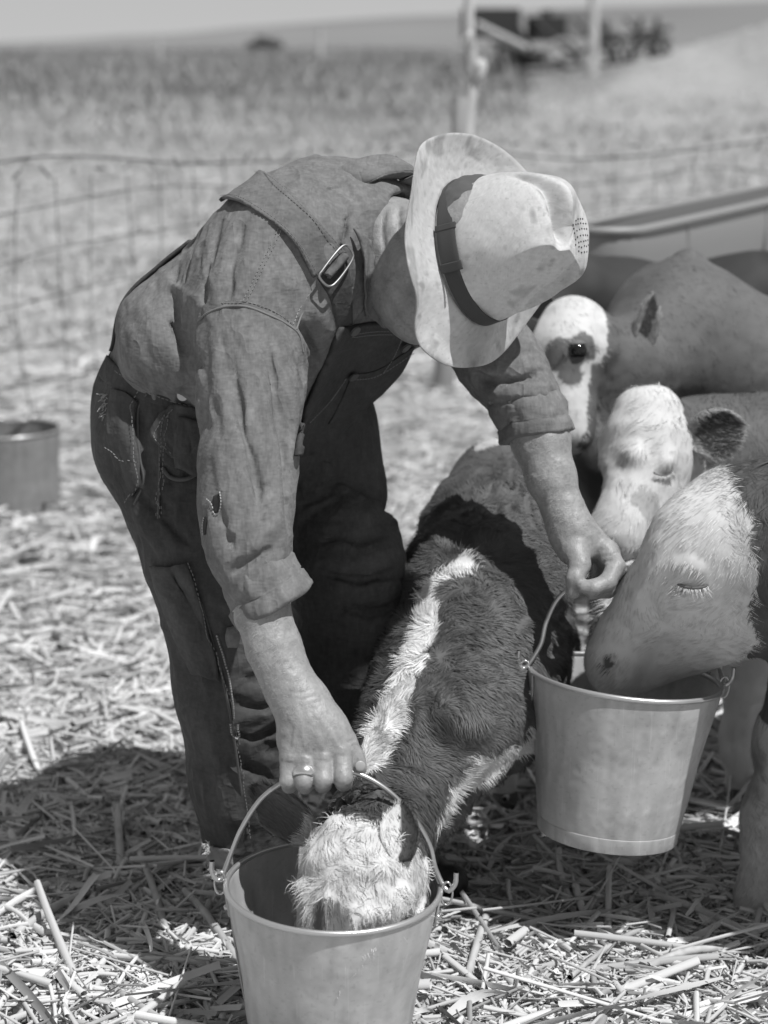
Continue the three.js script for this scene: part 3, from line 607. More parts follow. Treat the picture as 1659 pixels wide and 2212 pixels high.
creases(pants, pantsBase, 302, [[22, [250, 860, 430, 1080], 55, 30, 120, 0.0045, 0.0060], [18, [320, 1080, 460, 1400], 62, 18, 140, 0.0045, 0.0065], [18, [500, 1420, 625, 1680], 5, 24, 90, 0.0060, 0.0065], [16, [640, 900, 830, 1120], -35, 30, 130, 0.0050, 0.0070], [24, [680, 1120, 850, 1420], 8, 26, 130, 0.0065, 0.0075], [12, [440, 1500, 540, 1800], 80, 10, 160, 0.004, 0.007]]);
// --- skin: one figure under the clothes; forearms, hands and head are meshed finer and joined on
const body = new Field(0.04);
body.chain([[620, 600, 2.94, 150], [470, 780, 3.02, 150], [410, 930, 3.04, 140], [440, 1090, 2.99, 105], [468, 1300, 2.96, 72], [500, 1500, 2.99, 66], [535, 1800, 3.06, 42], [550, 1960, 3.03, 36]]);
body.chain([[820, 560, 3.07, 145], [660, 720, 3.15, 150], [600, 910, 3.22, 140], [700, 1060, 3.2, 105], [752, 1220, 3.13, 72], [800, 1450, 3.19, 62], [890, 1790, 3.27, 42]]);
body.chain([[640, 580, 2.9, 105], [548, 660, 2.83, 78], [534, 1000, 2.745, 62], [530, 1140, 2.71, 56], [562, 1290, 2.69, 52]]);
body.chain([[860, 580, 3.08, 100], [960, 680, 3.09, 62], [1130, 880, 3.03, 54], [1165, 930, 3.02, 50]]);
const armR = new Field(0.02);
armR.chain([[536, 1190, 2.70, 54], [566, 1320, 2.688, 56], [592, 1400, 2.68, 55], [616, 1460, 2.672, 50], [640, 1510, 2.665, 48]]);
armR.chain([[640, 1510, 2.665, 46], [668, 1560, 2.655, 52]], { k: 0.03 });
armR.chain([[672, 1520, 2.665, 34], [715, 1580, 2.652, 36]], { k: 0.03 });
for (const q of [[740, 1622], [700, 1634], [662, 1642], [628, 1636]]) armR.chain([[650, 1520, 2.662, 34], [q[0], q[1], 2.640, 23]], { k: 0.022 });   // back of the hand
// fingers closed over the bail: knuckle, middle joint, last joint, tip
const FINGERS_R = [[[738, 1624, 2.638, 24], [741, 1680, 2.622, 22.5], [742, 1690, 2.652, 20], [736, 1668, 2.675, 18]], [[699, 1636, 2.636, 24], [697, 1684, 2.620, 22.5], [698, 1694, 2.650, 20], [694, 1672, 2.675, 18]],
  [[660, 1643, 2.636, 23], [657, 1687, 2.622, 21.5], [658, 1696, 2.652, 19.5], [656, 1676, 2.675, 17.5]], [[626, 1638, 2.640, 22], [622, 1688, 2.630, 19], [624, 1697, 2.656, 17.5], [626, 1680, 2.676, 16]]];
for (const f of FINGERS_R) armR.chain(f.map(([u, v, d, r], i) => [u, v, d, i ? r * 0.93 : r * 0.97]), { k: 0.0035 });
armR.chain([[716, 1570, 2.655, 34], [744, 1606, 2.66, 25], [766, 1640, 2.658, 19.5], [779, 1660, 2.655, 14.5]], { k: 0.012 });
armR.chain([[640, 1600, 2.68, 40], [700, 1600, 2.685, 42]], { k: 0.03 });
for (const [amp, w, ...p] of [[0.0030, 0.0035, [640, 1530], [655, 1580], [666, 1630]], [0.0028, 0.0035, [662, 1540], [685, 1590], [697, 1625]], [0.0026, 0.0035, [690, 1550], [715, 1590], [735, 1620]], [0.0016, 0.003, [625, 1550], [640, 1570], [632, 1620]], [-0.0012, 0.002, [610, 1505], [650, 1512], [690, 1500]], [-0.0010, 0.002, [606, 1520], [650, 1526], [696, 1512]], [-0.0010, 0.002, [602, 1492], [645, 1498], [685, 1486]],
  [0.003, 0.006, [739, 1612], [739, 1632]], [0.003, 0.006, [700, 1626], [699, 1644]], [0.003, 0.006, [662, 1634], [661, 1650]], [0.0025, 0.006, [628, 1630], [626, 1646]], [-0.0012, 0.0018, [748, 1604], [768, 1596]], [-0.0012, 0.0018, [752, 1614], [774, 1607]]]) armR.fold(armR.line(p), amp, w);
armR.bump = (x, y, z) => 0.0011 * fbm(x * 110, y * 110, z * 110, 3) + 0.0012 * fbm(x * 40, y * 40, z * 40, 2);
const armL = new Field(0.02);
armL.chain([[1140, 885, 3.03, 56], [1168, 950, 3.02, 59], [1190, 1030, 3.01, 50], [1220, 1110, 3.0, 42], [1240, 1150, 2.995, 42]]);
armL.chain([[1240, 1150, 2.995, 42], [1264, 1174, 3.0, 38], [1296, 1186, 3.01, 30]], { k: 0.02 });
armL.chain([[1226, 1160, 3.0, 34], [1236, 1190, 2.985, 30]], { k: 0.02 });
// thumb, then index, middle, ring and little finger round the bail
armL.chain([[1244, 1190, 2.975, 34], [1252, 1220, 2.955, 23], [1242, 1250, 2.945, 19.5], [1238, 1278, 2.95, 16.5]], { k: 0.006 });
armL.chain([[1308, 1190, 2.985, 28], [1330, 1222, 2.965, 20], [1314, 1256, 2.945, 19], [1280, 1270, 2.935, 17], [1258, 1266, 2.935, 15]], { k: 0.005 });
armL.chain([[1312, 1194, 3.0, 28], [1330, 1234, 2.995, 22], [1312, 1272, 2.985, 20], [1278, 1278, 2.975, 18]], { k: 0.005 });
armL.chain([[1306, 1190, 3.025, 26], [1324, 1236, 3.025, 21], [1306, 1272, 3.015, 19], [1276, 1274, 3.005, 17]], { k: 0.005 });
armL.chain([[1294, 1186, 3.045, 24], [1310, 1228, 3.05, 19], [1294, 1260, 3.045, 17], [1270, 1262, 3.035, 15]], { k: 0.005 });
for (const [amp, w, ...p] of [[-0.002, 0.003, [1300, 1206], [1320, 1200], [1338, 1192]], [-0.002, 0.003, [1302, 1216], [1322, 1212]], [-0.002, 0.003, [1296, 1240], [1312, 1236]]]) armL.fold(armL.line(p), amp, w);
armL.bump = (x, y, z) => 0.0011 * fbm(x * 110, y * 110, z * 110, 3) + 0.0012 * fbm(x * 40, y * 40, z * 40, 2);

// the hat's own frame: centre of the band, crown axis, towards the face, towards his right ear
const HAT = P(1022, 545, 2.79), HU = norm(W(0.80, -0.13, -0.58)), HF0 = W(0.235, 0.95, -0.02), HF = norm(add(HF0, HU, -dot(HF0, HU)));
let HR = cross(HU, HF); if (dot(HR, W(-1, 0, 0)) < 0) HR = HR.map((q) => -q);
const inHat = (f, u, r) => add(add(add(HAT, HF, f), HU, u), HR, r);
const head = new Field(0.03);
{
  const H = (f, u, r) => inHat(f, u, r), s = (a, b, ra, rb, k = 0.03) => head.cap(a, b, ra, rb, { k });
  s(H(-0.02, 0.02, 0), H(0.015, 0.01, 0), 0.085, 0.080);                       // skull, inside the crown
  s(H(0.02, -0.05, 0), H(0.035, -0.10, 0), 0.066, 0.050);                     // face
  s(H(0.062, -0.125, 0), H(0.066, -0.128, 0), 0.030, 0.026);                  // chin
  for (const q of [-1, 1]) {
    s(H(-0.005, -0.085, q * 0.050), H(0.052, -0.122, q * 0.022), 0.022, 0.020, 0.025);   // jaw
    s(H(0.062, -0.055, q * 0.036), H(0.040, -0.055, q * 0.055), 0.020, 0.016, 0.02);     // cheek bone
    s(H(0.084, -0.018, q * 0.030), H(0.076, -0.018, q * 0.045), 0.011, 0.010, 0.012);    // brow
    head.cap(H(0.100, -0.034, q * 0.031), H(0.098, -0.034, q * 0.034), 0.018, 0.018, { sign: -1, k: 0.012 });
    s(H(0.075, -0.034, q * 0.031), H(0.076, -0.034, q * 0.031), 0.0125, 0.0125, 0.004);  // eyeball under its lid
    s(H(-0.012, -0.03, q * 0.079), H(-0.018, -0.055, q * 0.078), 0.014, 0.009, 0.006);   // ear
  }
  s(H(0.090, -0.030, 0), H(0.112, -0.070, 0), 0.009, 0.014, 0.014);           // nose
  s(H(0.094, -0.072, 0.012), H(0.094, -0.072, -0.012), 0.009, 0.009, 0.01);
  s(H(0.086, -0.092, 0.016), H(0.086, -0.092, -0.016), 0.009, 0.009, 0.012);  // lips
  s(H(0.084, -0.104, 0.014), H(0.084, -0.104, -0.014), 0.009, 0.009, 0.012);
  head.chain([[770, 540, 2.95, 100], [840, 535, 2.905, 96], [915, 545, 2.86, 92]], { k: 0.04 });   // neck
  head.chain([[830, 600, 2.87, 40], [900, 690, 2.83, 46]], { k: 0.05 });
}
folds(head, head, [[-0.004, 0.006, [862, 440], [860, 480], [868, 520]], [-0.003, 0.005, [832, 455], [826, 500], [832, 545]], [-0.003, 0.006, [800, 490], [796, 540], [806, 580]], [-0.004, 0.006, [836, 640], [860, 690], [890, 720]]]);
head.bump = (x, y, z) => 0.0009 * fbm(x * 90, y * 90, z * 90, 3) - 0.0006 * Math.abs(noise(x * 160, y * 160, z * 160));

{
  const aR = armR.mesh(0.0024), aL = armL.mesh(0.0028), g = [body.mesh(0.012), head.mesh(0.004), aR, aL].map((q) => q.toNonIndexed());
  for (const [q, d, s] of [[aR, W(-0.7, 0.5, -0.2), 81], [aL, W(-0.8, 0.4, 0), 82]]) { const h = q.clone(); h.translate(-MAN[0], -MAN[1], -MAN[2]); fur(man, h, MAN, { name: 'arm_hair', count: 9000, length: 0.011, width: 0.00045, rise: 0.15, bend: 0.05, flow: (p, n, r) => add(norm(d), [r() - 0.5, r() - 0.5, r() - 0.5], 1.0), tone: (p, r) => 0.25 + 0.25 * r(), seed: s, keep: (p) => { const b = s === 81 ? smooth(1560, 1480, toV(p)) : smooth(1180, 1120, toV(p)); return b * (0.5 + 0.5 * noise(p[0] * 40, p[1] * 40, p[2] * 40)); } }); }
  part('body', paint(mergeGeometries(g), skinTone), SKIN, man);
  const nails = [[778, 1655, 12], [0, 0, 0]].slice(0, 1).map(([u, v, r]) => { const p = armR.hit(u, v), n = armR.normal(...p); const s = new THREE.SphereGeometry(px(r, 2.65), 12, 8); s.scale(1, 1, 0.25); s.lookAt(V(...n)); s.translate(p[0] + n[0] * 0.0002, p[1] + n[1] * 0.0002, p[2] + n[2] * 0.0002); return s; });
  part('thumbnail', merged(nails), mat(0.34, 0.35), man);
  // ring on the ring finger
  const a = P(...FINGERS_R[2][0].slice(0, 3)), b = P(...FINGERS_R[2][1].slice(0, 3)), c = mix3(a, b, 0.62), t = new THREE.TorusGeometry(px(23.0, 2.63), 0.0030, 8, 36);
  t.scale(1, 1, 2.4); t.lookAt(V(...norm(sub(b, a)))); t.translate(...c);
  part('ring', plain(t), mat(0.72, 0.25, { metalness: 0.9 }), man);
}
const SHIRTMESH = part('shirt', paint(shirt.mesh(0.0036), shirtTone), SHIRT, man);
part('cuff', paint(rolled(P(556, 1238, 2.695), norm(W(0.52, 0.85, 0.02)), norm(W(0.85, -0.52, 0)), 0.052, 0.052, 0.056, 3), shirtTone), SHIRT, SHIRTMESH);
part('cuff', paint(rolled(P(1150, 876, 3.03), norm(W(0.20, 0.97, -0.03)), norm(W(0.97, -0.20, 0)), 0.051, 0.052, 0.050, 8), shirtTone), SHIRT, SHIRTMESH);
const overalls = part('overalls', paint(mergeGeometries([pants.mesh(0.0042).toNonIndexed(), lap.mesh(0.006).toNonIndexed()]), denimTone), DENIM, man);
// ---------------------------------------------------------------- what the farmer wears on top: collar, bib, straps, details, boots, hat
const trunk = Object.assign(new Field(0.05), { prims: [...shirt.prims, ...pants.prims], folds: [...shirt.folds, ...pants.folds] });
const legsField = pants;
const shirtDark = (x, y, z) => shirtTone(x, y, z);
{ // collar: stands round the neck and folds over
  const ax = norm(sub(P(930, 545, 2.86), P(780, 535, 2.95))), C = P(806, 530, 2.935), up0 = W(0, -1, 0.05), up = norm(add(up0, ax, -dot(up0, ax))), near = norm(cross(ax, up)), side = dot(near, W(0, 0, -1)) > 0 ? near : near.map((q) => -q);
  const nu = 90, prof = [[0.082, -0.05], [0.088, -0.02], [0.094, 0.0], [0.098, 0.003], [0.104, -0.004], [0.112, -0.024], [0.119, -0.044]], top = [], nr = [], keys = [[0, 0.062, 1.18], [0.5, 0.030, 1.12], [1.1, -0.018, 1.0], [1.6, -0.034, 0.98], [2.3, -0.018, 0.97], [3.0, 0.0, 0.95]];
  const at = (th) => { const t = Math.min(th, 2 * Math.PI - th); let i = 0; while (i + 2 < keys.length && keys[i + 1][0] < t) i++; const a = keys[i], b = keys[i + 1], k = smooth(a[0], b[0], t); return [mix(a[1], b[1], k), mix(a[2], b[2], k)]; };
  prof.forEach(([r, a], j) => { for (let i = 0; i <= nu; i++) { const th = 0.02 + (i / nu) * (2 * Math.PI - 0.04), [off, k] = at(th), d = add(up.map((q) => q * Math.cos(th)), side, Math.sin(th)); top.push(add(add(C, d, r * k + 0.004 * fbm(th * 3, j * 0.6, 1, 2)), ax, off + a + 0.004 * noise(th * 4, j * 0.3, 5))); nr.push(d); } });
  part('collar', paint(slab(top, nr, nu, prof.length - 1, 0.0022), shirtTone), SHIRT, SHIRTMESH);
}
// front edge of the shirt hanging below the collar
part('placket', paint(patch(shirt, [[[760, 505], [795, 520]], [[768, 560], [806, 585]], [[775, 620], [812, 640]], [[785, 680], [832, 690]]], { nu: 12, nv: 26, lift: 0.014, thick: 0.004, wave: (u, v) => 0.006 * Math.sin(u * 5 + v * 4) }), shirtTone), SHIRT, SHIRTMESH);
// seams of the shirt: ridge of folded cloth over shoulder and armhole
const ridge = (name, field, list, r, m, parent, n = 0) => part(name, tube(field.line(list), r, 6, n || list.length * 8), m, parent);
const SEAMCLOTH = mat(0.17);
ridge('armhole_seam', shirt, [[428, 694], [445, 678], [480, 664], [530, 662], [580, 680], [620, 700], [646, 722], [655, 760]], 0.0018, SEAMCLOTH, SHIRTMESH);
ridge('shoulder_seam', shirt, [[640, 712], [652, 680], [675, 640]], 0.0016, SEAMCLOTH, SHIRTMESH);
const SHIRTSTITCH = mat(0.24);
part('stitching', mergeGeometries([stitches(shirt, [[432, 682], [480, 654], [530, 652], [585, 670], [632, 700]]), stitches(shirt, [[612, 470], [580, 540], [545, 610], [525, 652]]), stitches(shirt, [[618, 474], [586, 544], [551, 614], [532, 652]]), stitches(shirt, [[632, 702], [644, 672], [668, 634]])]), SHIRTSTITCH, SHIRTMESH);
{ // torn elbow of the near sleeve
  part('tear', patch(shirt, [[[462, 1072], [474, 1066]], [[460, 1090], [476, 1085]], [[464, 1108], [472, 1106]]], { nu: 4, nv: 8, lift: 0.0012, thick: 0.002 }), DARKCLOTH, SHIRTMESH);
  part('tear', patch(shirt, [[[441, 1118], [449, 1112]], [[440, 1138], [447, 1132]], [[441, 1156], [445, 1154]]], { nu: 4, nv: 8, lift: 0.0012, thick: 0.002 }), DARKCLOTH, SHIRTMESH);
  part('frayed_edge', mergeGeometries([stitches(shirt, [[476, 1062], [479, 1085], [474, 1108], [466, 1112], [461, 1104]], { r: 0.0008, step: 0.004, lift: 0.0016 }), stitches(shirt, [[448, 1078], [458, 1088], [462, 1100]], { r: 0.0008, step: 0.004, lift: 0.0016 }), stitches(shirt, [[444, 1116], [440, 1135], [441, 1158]], { r: 0.001, step: 0.004, lift: 0.002 })]), mat(0.36), SHIRTMESH);
}

// --- bib, straps
const bibShape = patch(trunk, [[[728, 704], [800, 692], [868, 690]], [[700, 770], [800, 745], [884, 735]], [[665, 850], [760, 830], [850, 790]], [[640, 930], [720, 905], [800, 850]], [[630, 985], [700, 965], [782, 880]]], { nu: 30, nv: 40, lift: 0.010, thick: 0.007, wave: (u, v, p) => 0.003 * fbm(p[0] * 20, p[1] * 20, p[2] * 20, 2) });
const bib = part('bib', paint(bibShape, denimTone), DENIM, overalls);
const STITCH = mat(0.20);
part('pocket', paint(patch(trunk, [[[752, 796], [800, 790], [884, 738]], [[730, 850], [790, 835], [855, 795]], [[700, 910], [760, 885], [815, 840]]], { nu: 20, nv: 18, lift: 0.0135, thick: 0.003 }), denimTone), DENIM, bib);
part('stitching', mergeGeometries([[[735, 710], [800, 699], [866, 698]], [[735, 716], [800, 705], [866, 704]], [[752, 803], [800, 797], [880, 746]], [[650, 900], [700, 850], [735, 800]], [[862, 700], [835, 760], [815, 790]]].map((l) => stitches(trunk, l, { lift: 0.017 }))), STITCH, bib);
for (const [u, v] of [[752, 796], [862, 735], [752, 700]]) { const p = trunk.hit(u, v), n = trunk.normal(...p), g = new THREE.CylinderGeometry(0.0085, 0.0085, 0.003, 20); g.rotateX(Math.PI / 2); g.lookAt(V(...n)); g.translate(...add(p, n, 0.018)); part('button', plain(g), mat(0.16, 0.5, { metalness: 0.5 }), bib); }
const strapA = [[478, 437], [520, 444], [565, 468], [612, 505], [645, 548], [672, 600]], strapB = [[566, 380], [600, 402], [642, 445], [685, 492], [715, 522], [738, 548]];
const strap = part('strap', paint(patch(shirtBase, [strapA, strapA.map((p, i) => [mix(p[0], strapB[i][0], 0.5), mix(p[1], strapB[i][1], 0.5)]), strapB], { nu: 44, nv: 12, lift: 0.007, thick: 0.005, wave: (u, v) => 0.002 * Math.sin(u * 11 + v * 2) + 0.004 * Math.pow(Math.abs(v - 0.5) * 2, 3) }), (x, y, z) => denimTone(x, y, z) * 2.3), DENIM, overalls, 'wide faded strap over the near shoulder');
part('stitching', mergeGeometries([strapA, strapB].map((l, k) => stitches(shirtBase, l.map(([u, v], i) => [mix(u, (k ? strapA : strapB)[i][0], 0.08), mix(v, (k ? strapA : strapB)[i][1], 0.08)]), { lift: 0.014 }))), STITCH, strap);
part('strap', paint(patch(shirtBase, [[[682, 600], [706, 640], [722, 705]], [[712, 570], [732, 630], [740, 700]], [[742, 555], [752, 610], [756, 695]]], { nu: 22, nv: 8, lift: 0.007, thick: 0.004 }), denimTone), DENIM, overalls);
part('strap', paint(ribbon(shirtBase, [P(398, 500, 2.97), P(348, 562, 2.98), P(308, 636, 2.99), P(278, 700, 3.0), P(262, 760, 3.01)], 0.030, { lift: 0.010, thick: 0.006 }), denimTone), DENIM, overalls);
{ // wire buckle holding the looped strap end
  const q = [[675, 595], [681, 585], [722, 538], [732, 536], [744, 552], [742, 562], [701, 612], [690, 613]].map(([u, v]) => { const p = shirtBase.hit(u, v), n = shirtBase.normal(...p); return add(p, n, 0.020); });
  part('buckle', tube(q, 0.0019, 8, 80, true), mat(0.36, 0.45, { metalness: 0.8 }), strap);
  part('loop_end', paint(patch(shirtBase, [[[690, 590], [728, 548]], [[700, 600], [738, 560]]], { nu: 16, nv: 8, lift: 0.022, thick: 0.010, wave: (u, v) => -0.006 * (2 * v - 1) ** 2 }), (x, y, z) => denimTone(x, y, z) * 2.2), DENIM, strap);
}
// --- waist, pockets and seams of the overalls
const DSEAM = mat(0.085);
part('waistband', paint(ribbon(pantsBase, [P(250, 800, 3.0), P(295, 832, 2.95), P(345, 852, 2.90), P(400, 862, 2.88), P(450, 872, 2.87)], 0.016, { lift: 0.007, thick: 0.006 }), denimTone), DENIM, overalls);
part('pocket', paint(patch(legsField, [[[372, 872], [400, 874], [442, 884]], [[342, 905], [390, 905], [442, 915]], [[332, 940], [385, 945], [442, 955]], [[368, 985], [400, 1000], [442, 1012]]], { nu: 16, nv: 16, lift: 0.013, thick: 0.008 }), (x, y, z) => denimTone(x, y, z) * 1.25), DENIM, overalls);
part('pocket', paint(patch(legsField, [[[388, 900], [442, 905]], [[384, 960], [442, 968]], [[382, 1010], [442, 1040]]], { nu: 12, nv: 12, lift: 0.019, thick: 0.005 }), (x, y, z) => denimTone(x, y, z) * 1.15), DENIM, overalls);
part('pocket', paint(patch(legsField, [[[246, 842], [275, 850], [300, 868]], [[234, 920], [262, 930], [292, 930]], [[250, 1000], [275, 1010], [302, 1000]], [[276, 1062], [286, 1074], [302, 1050]]], { nu: 14, nv: 22, lift: 0.006, thick: 0.005 }), (x, y, z) => denimTone(x, y, z) * 1.2), DENIM, overalls);
part('seam', tube(legsField.line([[352, 1010], [372, 1032], [400, 1036], [424, 1024], [444, 1004]]).map((p) => add(p, legsField.normal(...p), 0.004)), 0.0035, 6, 30), DSEAM, overalls);
part('leg_pocket', paint(patch(legsField, [[[330, 1222], [365, 1224], [406, 1216]], [[352, 1290], [400, 1310], [448, 1340]], [[385, 1380], [425, 1400], [470, 1430]], [[420, 1450], [450, 1460], [478, 1470]]], { nu: 12, nv: 24, lift: 0.009, thick: 0.005 }), (x, y, z) => denimTone(x, y, z) * 1.25), DENIM, overalls);
for (const l of [[[318, 850], [300, 880], [298, 930], [302, 990], [310, 1040], [290, 1090]], [[352, 890], [346, 960], [344, 1040], [342, 1120]], [[405, 1216], [440, 1320], [475, 1440], [500, 1560], [520, 1700], [535, 1800]], [[470, 1370], [492, 1450], [505, 1550]]]) ridge('seam', legsField, l, 0.0022, DSEAM, overalls);
part('stitching', mergeGeometries([[[310, 850], [292, 880], [290, 930], [294, 990], [302, 1040], [284, 1086]], [[360, 892], [354, 960], [352, 1040], [350, 1120]], [[366, 892], [360, 960], [358, 1040], [356, 1120]], [[412, 1216], [447, 1320], [482, 1440], [507, 1560], [527, 1700], [541, 1800]], [[376, 880], [350, 915], [340, 942], [372, 980]], [[240, 960], [270, 985], [300, 996]], [[262, 806], [310, 838], [350, 858], [440, 884]], [[392, 908], [388, 960], [386, 1006]]].map((l) => stitches(legsField, l, { lift: 0.014 }))), STITCH, overalls);
part('frayed_seam', mergeGeometries([stitches(legsField, [[470, 1372], [492, 1450], [506, 1552]], { r: 0.0012, step: 0.004, lift: 0.004 }), stitches(legsField, [[498, 1560], [502, 1585], [512, 1592], [514, 1560]], { r: 0.0016, step: 0.004, lift: 0.004 })]), mat(0.4), overalls);
{ const p = pantsBase.hit(400, 852), n = pantsBase.normal(...p), g = new THREE.CylinderGeometry(0.0085, 0.0088, 0.004, 24); g.rotateX(Math.PI / 2); g.lookAt(V(...n)); g.translate(...add(p, n, 0.016)); part('button', plain(g), mat(0.45, 0.35, { metalness: 0.8 }), overalls, 'shiny metal button at the waist'); }
{ // worn hole at the near knee and frayed tufts at the seat
  part('torn_patch', paint(patch(legsField, [[[490, 1356], [512, 1352]], [[486, 1375], [520, 1375]], [[492, 1398], [512, 1398]]], { nu: 10, nv: 10, lift: 0.005, thick: 0.004, wave: (u, v) => 0.006 * Math.sin(u * 3.14) * Math.sin(v * 3.14) }), (x, y, z) => 0.2 + 0.06 * noise(x * 90, y * 90, z * 90)), DENIM, overalls, 'pale worn spot at the knee');
  const r = rng(77), t = []; for (let i = 0; i < 34; i++) { const u = 226 + 14 * r(), v = 850 + 62 * r(), p = pantsBase.hit(u, v), q = add(p, W(-1, 0.3 * (r() - 0.3), 0.6 * (r() - 0.5)), 0.004 + 0.012 * r()); t.push(tube([p, add(mix3(p, q, 0.6), W(0, 1, 0), 0.005 * (r() - 0.5)), add(q, W(0, 1, 0), 0.010 * (r() - 0.2))], 0.0007, 4, 6)); }
  part('frayed_tuft', merged(t), mat(0.35), overalls);
}
{ // torn turn-up showing its pale inside beside the front pail
  part('torn_cuff', paint(patch(legsField, [[[452, 1826], [470, 1828], [500, 1836]], [[450, 1850], [472, 1858], [505, 1866]], [[447, 1890], [472, 1896], [508, 1902]], [[446, 1922], [472, 1920], [512, 1926]]], { nu: 12, nv: 14, lift: 0.004, thick: 0.004, wave: (u, v, p) => 0.004 * noise(u * 5, v * 6, 1) }), (x, y, z) => 0.26 + 0.06 * noise(x * 120, y * 120, z * 120)), DENIM, overalls, 'pale inside of the torn trouser leg');
  const r = rng(5), t = []; for (let i = 0; i < 40; i++) { const p = P(446 + 8 * r(), 1822 + 28 * r(), 2.98), q = add(p, W(r() - 0.9, r() - 0.6, r() - 0.5), 0.014); t.push(tube([p, add(mix3(p, q, 0.5), W(0, 1, 0), 0.004 * (r() - 0.5)), q], 0.0007, 4, 5)); }
  part('frayed_tuft', merged(t), mat(0.5), overalls);
}
// --- boots
const BOOT = tinted(0.6), bootTone = (x, y, z) => 0.03 * (1 + 0.6 * fbm(x * 30, y * 30, z * 30, 3));
const bootR = new Field(0.025).chain([[540, 1900, 3.05, 46], [545, 2010, 3.05, 40], [640, 2040, 2.95, 36]]).chain([[545, 2015, 3.05, 38], [560, 2022, 3.03, 38]]);
const bootL = new Field(0.025).chain([[893, 1780, 3.28, 46], [905, 1868, 3.27, 42], [940, 1898, 3.22, 40], [972, 1905, 3.18, 40]]);
for (const b of [bootR, bootL]) { b.cut([0, 0.004, 0], [0, -1, 0]); b.bump = (x, y, z) => 0.002 * fbm(x * 40, y * 40, z * 40, 2); part('boot', paint(b.mesh(0.006), bootTone), BOOT, man); }

